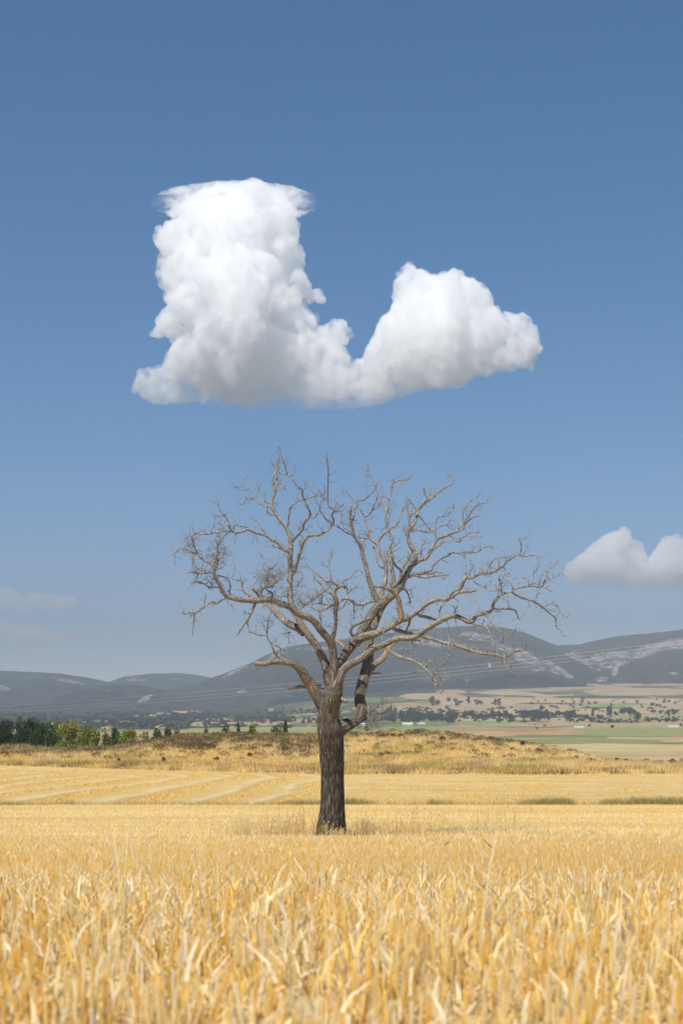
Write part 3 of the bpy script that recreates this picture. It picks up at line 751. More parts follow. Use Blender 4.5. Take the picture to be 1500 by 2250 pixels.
_seed = [0]
def br(crop, pts, wid, d=None, main=False, bare=0.0, sides=None, name=None, label=None, root=False):
    """trace one branch. d=(depth at start, depth at end) in metres, negative towards the camera; None = follow parent"""
    _seed[0] += 1; sd_ = _seed[0]; r_ = random.Random(sd_ * 13 + 5)
    ox, oy, sc = CROPS[crop]
    pp = [(ox + u / sc, oy + v / sc) for u, v in pts]
    parent = None
    L = sum(math.hypot(pp[i + 1][0] - pp[i][0], pp[i + 1][1] - pp[i][1]) for i in range(len(pp) - 1))
    if not root:
        hit, dist = find_parent(*pp[0]); parent = hit[4]
        d0 = hit[2]
        if not main and dist > 0.5 and dist < 12: pp = [(hit[0], hit[1])] + pp; wid = [wid[0]] + list(wid) if len(wid) == len(pts) else wid
    else: d0 = 0.0
    if d is None: d1 = d0 + r_.uniform(-1, 1) * L * TS * 0.55
    elif isinstance(d, (int, float)): d1 = d0 + d
    else: d0, d1 = d
    wmax = max(wid)
    step = 1.5 if wmax < 4 else 2.0
    q, w = resample(pp, list(wid), step)
    n = len(q)
    amp = min(1.8, 0.35 + 0.1 * wmax) if wmax < 45 else 0.0
    t = np.linspace(0, 1, n)
    wper = max(9.0, 3.0 * wmax)
    wob = lambda k: (fbm(t * L / wper + sd_ * 7.7, k, 3, 3) - 0.5) * 2
    fade = np.clip(t * L / 10, 0, 1)
    kink = lambda k: (fbm(t * L / max(4.5, 0.8 * wmax) + sd_ * 3.3, k, 2, 9) - 0.5) * 2
    q = q + np.stack([wob(0.3), wob(5.3)], 1) * amp * fade[:, None] * 0.9 + np.stack([kink(1.1), kink(7.7)], 1) * (fade * (0.0 if wmax > 45 else min(1.0, 0.5 + 0.035 * wmax)))[:, None]
    dep = d0 + (d1 - d0) * (t ** 1.1) + wob(9.1) * fade * (0.0 if wmax > 45 else min(0.06, 0.02 + 0.12 * wmax * TS, L * TS * 0.08))
    knob = 1 + (0.14 if wmax < 40 else 0.03) * (fbm(t * L / max(8.0, 2.8 * wmax) + sd_, 2.2, 3, 5) - 0.5) * 2
    w = w * knob
    Yd = TREE_D + dep
    k = Yd / F                                   # slight perspective so nearer limbs keep their place
    pts3 = np.stack([(q[:, 0] - 750) * k, Yd, (HOR - q[:, 1]) * k], 1) - np.array(tree_foot)
    rad = np.maximum(w * 0.5 * TS, 0.0028)
    T_ = Tubes()
    s_ = sides or (110 if wmax > 45 else 48 if wmax > 16 else 20 if wmax > 12 else 12 if wmax > 5 else 8 if wmax > 2.5 else 5)
    T_.add(pts3, rad, s_, seed=sd_, rough=0.0 if wmax < 1.5 else (0.30 if wmax < 40 else 0.12), bare=bare, ridge=0.085 if wmax > 16 else 0)
    idx = len(branches)
    if root or main: par_obj = tree; nm = name or ('trunk' if root else 'limb'); limb = idx
    else:
        limb = branches[parent]['limb']; par_obj = branches[limb]['obj']; nm = name or 'branch'
    o = link(nm, T_.mesh(nm), mat_bark, par_obj)
    if label: o['label'] = label
    branches.append(dict(q=q, dep=dep, w=w, obj=o, limb=limb, L=L, pts=pts3))
    for j in range(0, n, 1): _all_pts.append((q[j, 0], q[j, 1], dep[j], w[j], idx))
    return idx

# --- trunk and main limbs
br('F', [(705,1700),(705,1640),(706,1560),(713,1400),(716,1200),(711,1000),(702,850),(690,760),(676,680),(684,600),(702,510),(708,440)],
   [96,74,62,53,50,50,52,55,48,43,40,34], root=True)
br('F', [(650,660),(640,580),(590,500),(545,415),(505,345),(480,300),(440,250),(380,215),(300,203),(220,205),(150,222),(78,213)], [28,26,24,22,23,21,18,16,15,14,12,8],
   (-0.05,-0.9), main=True, bare=[0,0,0,0.1,0.55,0.1,0,0,0,0,0,0.3], label="blunt broken limb reaching left low on the trunk")
br('D', [(940,1720),(952,1600),(962,1530),(965,1460),(972,1350),(970,1250),(955,1150),(930,1060),(895,1010),(850,960),(800,890),(745,820),(690,785),(620,765),(550,720),(480,670),(400,640),(330,615),(250,590),(170,590),(100,600),(30,595),(-50,590),(-140,575),(-200,560),(-250,510),(-280,440),(-315,370),(-335,310),(-340,260),(-310,200),(-320,130),(-305,70),(-310,15),(-285,-50),(-240,-110),(-180,-155),(-165,-190)],
   [40,36,31,27,22,18,17,17,16,16,16,15,15,14.5,14,14,14,14,14,14,13.5,12,11,10,9,8.5,8,7.5,6.5,6,5.5,5,4.5,4,3.5,2.8,2,1], (0,-1.9), main=True)
br('D', [(938,1700),(925,1590),(915,1480),(905,1380),(880,1300),(845,1220),(800,1140),(765,1070),(710,1005),(650,930),(600,850),(555,770),(515,700),(492,620),(482,500),(488,400),(490,300),(490,200),(490,100),(500,10),(487,-80),(467,-160),(433,-227),(380,-293),(327,-373),(293,-440),(293,-520),(320,-590),(307,-667),(300,-760),(340,-827),(347,-930),(360,-1020),(363,-1080),(335,-1096)],
   [32,28,24,22,19,18,17.5,17,17,16,15,13.5,13,12,11,11,11,10.5,10,9.5,9,8.5,8,7.5,7,6.5,6,5.5,5,4.5,4,3.5,2.6,2,1], (-0.1,0.5), main=True, label="pale limb rising straight up to the tallest tip of the tree")
br('D', [(640,960),(600,925),(540,885),(480,855),(420,815),(370,770),(320,720),(270,670),(240,630)], [16,17,17,17,14,13,12,10,8], (0.3,1.0), main=True)
br('E', [(70,1727),(85,1620),(95,1530),(105,1440),(130,1385),(170,1310),(230,1235),(290,1160),(340,1085),(385,1010),(430,930),(470,870),(510,805),(550,760),(590,725)], [34,30,26,23,21,20,20,19,18,18,17,17,17,18,20], (0,0.5), main=True)
br('E', [(580,750),(540,690),(510,630),(480,560),(450,470),(430,370),(410,280),(380,190),(350,90),(320,30),(290,-20),(262,-100),(246,-170),(245,-250),(252,-355)], [13,13,13,12,11,10,9.5,9,8.5,8,7,6.5,6,6,3.5], (0.5,0.1), main=True)
br('E', [(560,770),(640,690),(700,645),(750,595),(800,535),(845,450),(880,370),(920,300),(955,255),(958,190),(925,125),(902,85),(885,25),(880,-40),(890,-95),(890,-165),(880,-220),(875,-300),(870,-380),(862,-440),(885,-478)],
   [20,19,18,17,16,15,14,13,12,11,10,9,8.5,8,7,6,5,4,3.5,2.6,1.2], (0.5,1.0), main=True)
br('E', [(290,1180),(330,1120),(400,1093),(480,1075),(560,1048),(640,1010),(720,960),(790,915),(870,890),(950,850),(1010,800),(1065,750),(1135,712),(1220,685),(1300,692),(1345,645),(1375,605),(1430,578),(1470,545),(1490,480),(1520,445),(1560,450),(1640,420),(1700,395),(1790,395),(1870,350),(1930,310),(1990,250),(2080,190)],
   [20,20,18,16,14,13,12.5,12,11,10,9.5,9.5,9,8.5,8.5,8,7.5,7,6.5,6.5,6,5.5,5.2,5,4.5,4.2,4,3.7,3.2], (0.15,-1.7), main=True)
br('E', [(75,1727),(98,1640),(120,1580),(135,1530),(160,1470),(210,1415),(280,1375),(350,1335),(430,1270),(500,1222),(580,1190),(650,1160),(720,1122),(800,1105),(880,1110),(960,1100),(1020,1058),(1100,1000),(1180,950),(1260,908),(1330,880),(1400,868),(1470,893),(1540,930),(1590,918),(1630,860),(1690,845),(1760,830),(1800,795),(1825,720),(1870,655),(1930,622),(2000,605),(2085,560),(2140,550),(2210,540),(2280,545),(2345,548),(2365,480),(2415,460),(2490,435),(2575,395)],
   [30,26,23,21,20,19,18,17.5,17,16,15,14.5,14,14,13.5,13,12,11.5,11,10.5,10,9.5,9,8.5,8.2,8,7.8,7.4,7,6.3,5.6,5,4.6,4.2,4,3.6,3.2,2.8,2.4,2,1.6,0.8], (-0.1,-1.2), main=True, label="long low limb sweeping right to the farthest twigs")
br('F', [(725,790),(770,762),(815,735),(880,700),(935,655),(952,600),(942,540),(940,470),(952,400),(975,320),(1000,240),(1010,160),(1008,90),(1020,20),(1035,-50),(1060,-100),(1085,-160),(1110,-215),(1140,-260)],
   [38,33,29,27,27,27,26,25,25,24,23,21,19,17,16,14,13,11,9], (0,1.3), main=True, label="thick limb that elbows upward right of the trunk")

# --- second order
N_ = None
br('F', [(1000,290),(1050,235),(1100,200),(1140,160),(1165,100),(1190,70),(1235,30)], [15,15,14,12,11,10,9], 0.4, bare=[0,0,0,0.5,0.9,0.6,0])
br('E', [(790,925),(805,870),(792,790),(782,700),(745,630),(690,582),(640,562),(570,540),(505,540)], [12,12,11,10,9.5,9,7.5,6,4.5], (-0.6,-0.9), bare=[0.2,0.8,0.7,0.2,0,0,0,0,0])
br('E', [(570,740),(585,680),(600,610),(618,540),(632,470),(640,400),(635,300),(600,215),(570,170),(545,90),(510,60),(465,20),(445,-30),(447,-90),(420,-160),(400,-230),(350,-310),(312,-380)], [10,10,10,9.5,9.5,9,8.5,8,7.5,6.5,6,5.6,5.2,4.8,4.2,3.8,3.2,2.6], 0.7)
br('E', [(735,600),(722,540),(722,480),(712,400),(700,330),(688,270),(662,200),(652,160),(665,140),(680,80),(690,20),(680,-30),(645,-90),(625,-115)], [11,10,9.5,9,8,7.5,6,5.5,5,5,4.5,4,3,1.6], 0.5)
br('E', [(700,560),(760,505),(800,430),(795,360),(745,315),(715,270),(700,180),(690,100),(715,60)], [8,7.5,7,6,5,4.5,4,3,2], -0.4)
br('D', [(935,1065),(960,960),(980,870),(988,790),(985,710),(1000,640),(992,590),(972,540),(985,480),(1025,445),(1060,435),(1100,465),(1120,525)], [10,10,9,9,9,9,9,9,8.5,8,7,6,4.5], -0.7)
br('D', [(1185,1040),(1188,1000),(1150,945),(1165,895),(1235,855),(1320,812),(1360,795)], [9,8,6.5,6,5.5,5,5], -0.4)
br('D', [(1100,1150),(1060,1090),(1000,1045),(950,1000)], [7,6.5,5,3.5], 0.5, bare=0.4)
br('B', [(345,930),(370,985)], [5,5])
br('B', [(365,965),(385,880),(395,800),(412,745),(398,715),(362,670),(350,640),(305,620)], [4.2,3.8,3.5,3.2,2.8,2.2,1.6,0.9])
br('D', [(525,300),(555,215),(575,130),(600,40),(625,-30),(655,-80),(690,-110),(750,-125),(800,-122),(860,-150),(910,-180),(940,-215),(965,-262),(960,-300),(948,-340),(965,-370),(995,-400),(1040,-430),(1070,-460)], [6.5,7,8,8,7.5,7,6.5,6,5.5,5,4.6,4.2,3.8,3.5,3,2.8,2.6,2.2,1.8], -1.0)
br('A', [(1050,872),(1065,850),(1100,810),(1140,760),(1160,705),(1200,655),(1205,625),(1180,570),(1160,520),(1145,480),(1140,440),(1115,420),(1080,390),(1040,340)], [6.5,6.5,6.2,6,5.5,5,4.8,4.4,4,3.8,3.4,3,2.2,1.2])
br('A', [(1030,952),(980,920),(935,872),(890,850),(840,815),(790,800),(740,785),(700,765),(660,772),(600,790),(560,780),(542,740),(530,690),(490,640),(465,605),(455,560)], [6.5,6,5.8,5.5,5.3,5.2,5,5,5,5,4.5,4,3.2,2,1.4,0.7], -0.5)
br('A', [(915,455),(930,400),(932,340),(945,280),(947,220),(950,160)], [4.5,4,3.5,3,2.4,1.8])
br('A', [(1022,730),(1028,640),(1038,592),(1070,552),(1110,530),(1170,513),(1230,493),(1290,480),(1345,453)], [4,3.6,3.3,3.2,3,2.8,2.5,2,1.4])
br('A', [(560,782),(500,776),(430,786),(370,800),(310,800),(260,800),(228,822),(240,870),(252,915)], [4,3.8,3.6,3.4,3,3,2.6,2.2,1.6])
br('G', [(562,465),(540,430),(500,380),(440,355),(400,320),(350,285),(280,250),(220,235),(175,225),(140,265),(100,293)], [5,5,4.8,4.4,4,3.6,3,2.6,2.2,1.8,1.2])
br('G', [(372,292),(335,210),(322,150),(315,110),(300,90)], [3,2.5,2.2,2,1.4])
br('G', [(670,770),(625,800),(580,828),(530,815),(470,850),(400,900),(350,925),(280,930),(225,950),(200,930)], [4.5,4.3,4.5,4,4,3.8,3.5,3,2.4,1.8])
br('G', [(345,925),(330,1000),(322,1100),(318,1180)], [3.6,3,2.2,1])
br('G', [(1005,835),(970,920),(930,1000),(870,1080),(830,1140),(805,1190)], [6,5,4.2,3.5,2.8,1.8])
br('G', [(1070,775),(1070,700),(1100,655),(1130,620),(1142,550),(1150,480),(1165,420)], [6.5,6,5,4,3,2,1.3])
br('G', [(1110,660),(1180,637),(1230,600),(1282,560)], [5,4.6,3.8,2.6])
br('G', [(930,785),(930,735),(880,700),(860,640),(850,592),(800,575),(750,560)], [4.5,4,3.8,3.4,3,2.6,2])
br('G', [(755,765),(722,705),(732,650),(725,590),(690,550),(640,530),(585,520)], [4,3.6,3.4,3,2.8,2.4,2])
br('G', [(615,655),(560,650),(500,650),(450,620),(400,597),(350,595),(310,605)], [3.6,3.4,3.2,2.8,2.2,1.8,1.3])
br('G', [(562,472),(500,490),(430,502),(350,495),(280,485)], [3.6,3.4,3.2,2.8,2])
br('G', [(1050,750),(1010,705),(970,662)], [6,5.5,4.5])
br('G', [(1185,765),(1190,722),(1160,700),(1120,682)], [4.5,4.2,4,3])
br('D', [(420,1245),(360,1210),(310,1150),(280,1080),(242,1020),(235,960),(240,880),(250,790)], [5.5,5,4.6,4,3.2,2.6,2,1.2])
br('F', [(645,410),(560,405),(500,406),(430,410),(350,425)], [10,8.5,8,7.5,5.5], (0.25,0.5))
br('F', [(725,545),(770,520),(800,512),(830,525)], [15,13,10,6], (-0.15,-0.45))
br('F', [(640,700),(600,690),(570,672),(538,668)], [20,15,8,3], (-0.1,-0.25))
br('F', [(1030,300),(1070,297),(1112,298)], [5,4,2.4], bare=0.4)
br('E', [(1015,1075),(1060,1095),(1110,1112),(1180,1130),(1260,1160),(1340,1182),(1420,1192),(1500,1222),(1560,1242),(1620,1260),(1710,1280),(1760,1285),(1830,1292),(1900,1310),(1960,1308),(2030,1272),(2110,1252),(2180,1240)], [8,8,7.8,7.5,7.4,7.2,7,7,6.8,6.5,6.2,6,5.5,5,4.5,4,3.2,2.4], -0.5)
br('H', [(165,228),(240,285),(330,320),(400,345),(470,385),(520,430),(560,475),(595,525),(570,560),(560,578)], [6.5,6.2,6,5.6,5.2,5,4.2,3.2,2,1], -0.9)
br('C', [(200,1318),(150,1372),(200,1330),(270,1312),(340,1312),(405,1298)], [6,7,6.5,6,5.5,4.5], -0.3)
br('C', [(872,948),(920,945),(980,940),(1020,950),(1066,986)], [2.8,2.4,2,1.6,0.9])
br('C', [(868,950),(862,880),(866,825),(882,780),(902,742)], [3.6,3.2,2,1,0.6])
br('C', [(492,1142),(520,1080),(560,1012),(600,970),(660,960),(735,966)], [3.2,3,2.8,2.4,2,1.4])
br('C', [(380,1208),(430,1240),(490,1270),(540,1305),(600,1300),(650,1288)], [2.8,2.6,2.4,2.2,2,1.4])
br('C', [(775,1325),(850,1370),(920,1390),(1000,1420),(1070,1460),(1120,1510),(1180,1555),(1215,1580),(1225,1670),(1250,1700),(1288,1733)], [4,3.8,3.5,3.3,3,2.6,2.4,2,1.8,1.4,0.9], 0.7)
br('C', [(1085,1468),(1140,1450),(1180,1440),(1240,1465),(1265,1500),(1275,1532),(1340,1590)], [2.2,2,2,1.8,1.5,1.2,0.8])
br('C', [(598,1490),(680,1490),(760,1495),(800,1505),(825,1560),(845,1605)], [4.2,3.8,3.5,3.2,2.6,1.5])
br('C', [(510,1558),(560,1622),(610,1690),(660,1752),(675,1830),(685,1910),(690,1980),(690,2040),(725,2120)], [5,4.6,4.3,4,3.4,2.8,2.2,1.8,0.9], -0.6)
br('C', [(690,1965),(735,2010),(760,2080),(765,2180)], [2.2,2,1.6,0.9])
br('C', [(680,1822),(740,1790),(780,1740),(820,1690)], [2.6,2.2,1.8,0.9])
br('C', [(340,1635),(400,1658),(460,1660),(520,1690),(545,1760),(567,1820),(555,1870)], [3.8,3.5,3.2,3,2.6,2.2,1.5])
br('C', [(185,1598),(210,1680),(215,1740),(270,1770),(330,1800),(370,1845)], [2.6,2.2,2.2,1.8,1.5,0.9])
br('C', [(95,1612),(120,1680),(110,1760),(130,1810),(155,1840)], [3.2,3,2.8,2.4,1.6])
br('C', [(130,1815),(120,1880),(112,1950),(100,2030)], [2.6,2.2,1.8,1])
br('C', [(42,1605),(20,1540),(40,1470),(72,1438)], [3.6,3.2,3,2.8])
br('C', [(150,1562),(180,1500),(160,1445)], [2.2,1.8,1])
br('C', [(1105,1212),(1130,1130),(1170,1070),(1228,1015),(1246,965)], [2.5,2.2,1.9,1.5,0.6])
br('C', [(1095,1262),(1140,1295),(1195,1315)], [2.2,1.8,1])
br('C', [(955,1252),(985,1200),(985,1140),(1000,1095)], [2.6,2.2,1.7,1])
br('C', [(948,1250),(925,1195),(914,1172)], [1.8,1.4,1])
br('C', [(960,1240),(1010,1230),(1058,1235),(1075,1190)], [1.6,1.4,1.2,0.6])
br('C', [(665,1345),(660,1270),(642,1195),(630,1178)], [4,3.8,3.4,2.6])
br('C', [(700,1085),(690,1132),(660,1190),(622,1250)], [2.2,2,1.8,1.4])
br('C', [(692,1135),(740,1125),(760,1160),(792,1186)], [2,2,1.8,1.1])
br('C', [(322,1180),(300,1130),(300,1040)], [1.8,1.4,0.6])
br('C', [(322,1175),(335,1100),(362,1073)], [2.4,2,1.6])
br('C', [(628,975),(632,1060),(590,1112)], [2.6,2.2,2])
br('C', [(770,1312),(776,1262),(754,1220)], [1.8,1.4,1.1])
br('C', [(720,1350),(728,1420),(740,1488)], [1.8,1.8,1.6])
br('E', [(900,330),(960,280),(1010,250),(1078,230),(1118,165),(1160,100),(1205,22),(1300,-15),(1400,-55),(1430,-85),(1480,-150),(1535,-215),(1580,-300),(1640,-360),(1720,-370),(1745,-385),(1770,-440)], [11,10.5,10,9.5,8.5,7.5,7,6.2,5.2,4.8,4.2,3.8,3.4,2.8,2.2,1.7,0.9], 0.7)
br('C', [(270,590),(265,492),(310,420),(360,370),(435,325)], [2.6,2.4,2,1.5,0.8])
br('C', [(180,702),(250,680),(290,610),(330,578),(390,540),(445,540)], [3,2.8,2.5,2.2,1.8,1.3])
br('B', [(1215,1290),(1255,1240),(1300,1205),(1380,1155),(1440,1150),(1560,1155)], [4,3.8,3.5,3.2,3,2.6])
br('C', [(105,796),(170,800),(230,790),(280,742),(350,745),(430,750),(482,750)], [3,2.8,2.5,2.2,2,1.6,1])
br('C', [(100,730),(180,762),(240,770),(285,742),(340,710),(425,700)], [2.2,2,2,1.8,1.6,0.9])
br('E', [(890,440),(950,410),(1040,400),(1130,360),(1150,310),(1230,240),(1320,200),(1360,170),(1450,172),(1510,160),(1570,175),(1650,160),(1720,115),(1790,105),(1820,135)], [7,6.5,6,5.5,5,4.6,4.4,4,3.2,3,2.8,2.6,2.4,1.9,1.2], 0.5)
br('E', [(880,430),(960,425),(1050,445),(1130,435),(1200,425),(1290,418),(1325,425)], [5,4.6,4.4,4.2,3.8,3.2,2])
br('E', [(1060,400),(1110,410),(1180,385),(1250,390),(1330,440)], [3,2.8,2.4,2,1])
br('C', [(265,912),(300,960),(350,990),(402,1025)], [2.6,2.2,1.6,0.8])
br('E', [(820,370),(830,315),(868,255),(918,190),(946,115)], [5.5,5,4,3,2])
br('E', [(830,330),(890,255),(960,195),(1030,170)], [4,3.5,3,1.8])
br('B', [(995,1015),(1050,960),(1080,880),(1092,815),(1125,758),(1180,710),(1230,680),(1300,620),(1370,570),(1430,530),(1480,500)], [6.5,6.3,6,6,6,5.8,5.4,5,4.4,3.6,2.6], 0.8)
br('B', [(988,895),(1030,845),(1080,800),(1130,745),(1195,668)], [4.5,4.5,4.4,4.2,4])
br('B', [(1190,672),(1165,620),(1155,563)], [4,3.8,3.2], bare=0.3)
br('B', [(1478,503),(1462,450),(1448,400),(1424,350)], [2,1.6,1.2,0.8])
br('B', [(965,665),(1000,700),(1030,740),(1062,795)], [2.2,2.4,2.4,2.6])
br('B', [(1105,875),(1150,930),(1200,1000),(1225,1040)], [2.6,2.6,2.5,2.2])
br('B', [(1005,1040),(1090,1028),(1150,1042),(1220,1050),(1270,1030),(1340,982),(1400,975),(1465,975)], [3.4,3.2,3,2.8,2.6,2.2,1.8,1.1])
br('B', [(1020,1028),(1100,990),(1150,962),(1222,945)], [2.4,2,1.8,1.1])
br('B', [(1302,1128),(1280,1062),(1280,990),(1290,920),(1312,884),(1380,875),(1430,845),(1477,792),(1455,775)], [3.8,3.4,3,2.8,2.6,2.5,2,1.6,1])
br('B', [(1120,1305),(1130,1212),(1160,1130)], [2.6,2.2,1.2])
br('B', [(1140,1180),(1200,1160),(1236,1142)], [2.2,1.8,1])
br('B', [(640,1180),(670,1120),(712,1070),(760,1030),(800,1000),(842,965),(880,920),(890,860),(915,820),(950,785)], [5.5,5.3,5,4.8,4.4,3.8,3.2,2.8,2.2,1.2], 0.4)
br('B', [(762,1005),(742,940),(735,880),(750,800),(765,720),(780,640),(800,560),(812,505)], [4.5,5,5,4.6,4.2,3.8,3.2,2.8], 0.4)
br('B', [(812,510),(870,480),(930,475),(1002,465)], [3,2.8,2.4,1.4])
br('B', [(737,805),(700,740),(670,660),(640,590),(605,520),(580,450),(550,400),(535,370)], [3.2,3.2,3,2.6,2.4,1.9,1.3,0.8])
br('B', [(765,965),(770,890),(785,870),(765,810)], [2.4,2.2,2,1.6])
br('B', [(508,882),(560,850),(590,800),(610,740),(640,680),(632,640)], [3.2,2.9,2.6,2.3,2,1.2])
br('B', [(590,805),(640,782),(665,742),(645,720)], [1.8,1.8,1.6,1])
br('B', [(418,708),(500,690),(550,650),(600,600),(630,550),(655,500)], [3.2,3,2.8,2.4,2,1])
br('B', [(545,1115),(490,1115),(438,1103)], [3.4,3.2,2.6])
br('B', [(478,1180),(485,1130),(492,1092)], [3,2.4,1.2])
br('B', [(560,1030),(585,1050),(602,1020),(637,1005)], [1.6,1.6,1.2,0.7])
br('B', [(382,1085),(300,1045),(230,1000),(170,965),(90,915),(42,850),(12,800),(20,740),(57,690)], [3.4,3.2,3,2.8,2.6,2.2,1.9,1.5,0.9])
br('B', [(190,820),(130,780),(104,740),(100,600),(105,450),(105,380),(100,300),(85,205)], [3,3,3,3,2.8,2.4,1.6,0.7])
br('B', [(240,935),(290,955),(340,955)], [2.2,2.2,2])
br('B', [(240,932),(252,880),(242,830),(262,810)], [1.7,1.6,1.4,0.9])
br('A', [(1208,662),(1240,666),(1270,620),(1300,565),(1290,540),(1316,520)], [3,3,2.6,1.9,1.6,0.9])
br('A', [(1140,442),(1165,400),(1175,330)], [2.6,2.2,1])
br('A', [(945,300),(1000,312),(1045,318),(1075,300),(1108,305)], [2.8,2.5,2.2,1.6,0.8])
br('A', [(1018,312),(1000,250),(985,200),(970,165),(980,150)], [1.8,1.7,1.5,1,0.6])
br('A', [(918,452),(960,425),(993,398)], [2.2,1.8,0.8])
br('A', [(922,262),(890,215),(872,168)], [2.2,1.8,0.8])
br('A', [(900,320),(870,290),(830,285)], [1.7,1.4,0.6])
br('A', [(912,638),(880,642),(850,615),(858,572)], [3,2.7,2.4,1.2])
br('A', [(890,580),(820,565),(770,525),(740,505),(715,460),(680,425),(640,410),(580,418)], [3.2,3,2.7,2.5,2.2,1.9,1.6,0.8])
br('A', [(742,510),(690,515),(650,555),(605,535)], [1.9,1.6,1.5,0.8])
br('A', [(885,548),(840,540),(820,510),(805,460),(770,430),(745,420)], [2.4,2.2,2.1,1.8,1.4,0.8])
br('A', [(840,815),(800,740),(770,700),(715,660)], [2.8,2.6,2,0.9])
br('A', [(575,782),(580,735),(620,735),(690,745)], [2.2,2.4,2.2,1.8])
br('A', [(515,690),(480,720),(420,710),(405,742)], [2.2,2,1.6,1])
br('A', [(1125,915),(1118,880),(1114,848)], [3.6,2.6,1.4])
br('A', [(920,862),(925,800)], [1.6,0.7])
br('A', [(1015,950),(940,912),(895,890)], [3.4,3,2])
br('E', [(605,335),(565,300),(540,210),(500,110)], [5.5,5,4.4,3], 0.3, bare=0.3)
br('E', [(400,150),(404,110),(412,78)], [2.6,2.2,1.2])
br('E', [(800,1350),(855,1330)], [2,2])
br('D', [(1030,440),(940,388),(880,380),(820,330),(760,290),(700,240),(658,195)], [5.5,4.8,4.4,3.6,3,2.2,1.1], 0.3)
br('D', [(930,388),(925,300),(920,200),(912,135)], [2.8,2.6,2,1])
br('D', [(950,415),(870,490),(780,560),(700,610),(620,680)], [3.2,3,2.8,2.4,1.8], -0.2)
br('D', [(955,535),(870,490),(830,430),(780,370),(745,345)], [3.2,2.8,2.4,1.7,0.9])
br('D', [(1010,635),(950,652),(880,682),(810,711),(740,682),(690,658)], [4.4,4,3.6,3.2,2.6,1.6])
br('D', [(1000,632),(900,645),(820,635),(720,630)], [3,2.6,2.2,1.4])
br('D', [(1400,605),(1350,612),(1290,642),(1230,640),(1160,600),(1110,575),(1060,590),(1010,640)], [6,6.2,6.2,6,5.6,5,4.4,3.6])
br('D', [(1110,530),(1170,470),(1220,450),(1290,445)], [3.2,2.6,2,1])
br('D', [(1120,470),(1060,392),(1130,360),(1180,310),(1230,260),(1270,282),(1312,350)], [2.6,2.4,2.4,2.2,2,1.6,0.9])
br('D', [(1110,585),(1080,650),(1040,690),(995,720)], [3.4,3.2,3,2.6])
br('D', [(790,935),(815,890),(832,830),(815,790)], [5,4,3,2])
br('D', [(240,975),(160,982),(90,960),(30,920),(25,850)], [2.2,2,1.7,1.3,0.7])
br('D', [(285,1075),(350,1100),(430,1150),(470,1120),(475,1030),(465,980),(488,948)], [2.8,2.6,2.4,2,1.6,1.2,0.7])
br('D', [(1185,640),(1190,730),(1185,810)], [2.4,2,1])
br('E', [(900,895),(890,960),(860,1020)], [7,6,4], 0.4)
br('E', [(1000,860),(1090,880),(1180,905),(1240,925)], [6.5,6.3,6,5.5], 0.2)
br('E', [(730,1010),(800,1035),(900,1055),(1010,1050)], [8,8,7.5,6], 0.2)
br('E', [(610,1060),(612,1030),(600,1080),(590,1140)], [3,4,3.5,2], -0.2)
br('H', [(500,395),(518,352),(560,355),(590,390),(590,440),(625,480),(682,502)], [2.8,2.6,2.4,2,1.6,1.3,0.8])
br('H', [(350,335),(360,400),(387,432)], [1.9,1.6,0.8])
br('H', [(630,488),(640,560),(667,612)], [1.3,1.1,0.6])
br('H', [(395,180),(370,230),(345,270),(370,330)], [2.4,2,1.7,1])
br('H', [(400,178),(450,180),(518,195)], [2.6,2.2,1])
br('H', [(690,225),(690,280),(680,342)], [3.2,2.4,1])
br('E', [(815,570),(860,590),(885,640),(900,700),(905,740)], [4,4,3.5,3,2.5], 0.3)

# --- twigs: fine real geometry grown from the traced branches, one joined mesh per limb
twigs = {}
def twig(p, dirv, length, r0, lvl, T_, r_):
    n = max(3, int(length / 0.045)); pts = [p]; d = np.array(dirv) / (np.linalg.norm(dirv) + 1e-9); q = np.array(p)
    kids = []
    for i in range(n):
        d = d + np.array([r_.gauss(0, .30), r_.gauss(0, .30), r_.gauss(0, .26) + 0.05]); d /= np.linalg.norm(d)
        q = q + d * (length / n); pts.append(q.copy())
        if lvl > 0 and i > 0 and r_.random() < 0.62: kids.append((q.copy(), d.copy()))
    rad = np.linspace(r0, max(r0 * 0.45, 0.0022), len(pts))
    T_.add(np.array(pts), rad, 4 if r0 > 0.005 else 3, seed=r_.randint(0, 999))
    for kq, kd in kids:
        sidev = np.cross(kd, [r_.gauss(0, 1), r_.gauss(0, 1), r_.gauss(0, 1)]); sidev /= np.linalg.norm(sidev) + 1e-9
        twig(kq, kd * 0.6 + sidev * 0.9 + np.array([0, 0, 0.15]), length * r_.uniform(0.35, 0.7), r0 * 0.62, lvl - 1, T_, r_)
rt = random.Random(99)
def limb_tubes(li):
    if li not in twigs: twigs[li] = Tubes()
    return twigs[li]
clusters = [(455,1235,52,26,0.34,2),(500,1215,38,16,0.32,2),(590,1262,48,30,0.36,2),(620,1250,40,12,0.3,2),(668,1300,32,18,0.34,2),(618,1350,42,22,0.26,2),(895,1320,40,26,0.3,2),
            (850,1395,30,10,0.26,1),(402,1175,22,8,0.2,1),(425,1260,34,16,0.26,2),(470,1185,24,7,0.16,2),(780,1375,30,8,0.22,1),(720,1360,40,10,0.22,1),(640,1330,30,14,0.28,2),(1000,1340,40,10,0.2,1),(960,1480,30,8,0.2,1),(560,1270,26,14,0.3,2),
            (1035,1470,40,5,0.15,1),(800,1340,28,8,0.22,1),(690,1345,26,8,0.2,1)]
arr = np.array([(a[0], a[1], a[2], a[3], a[4]) for a in _all_pts])
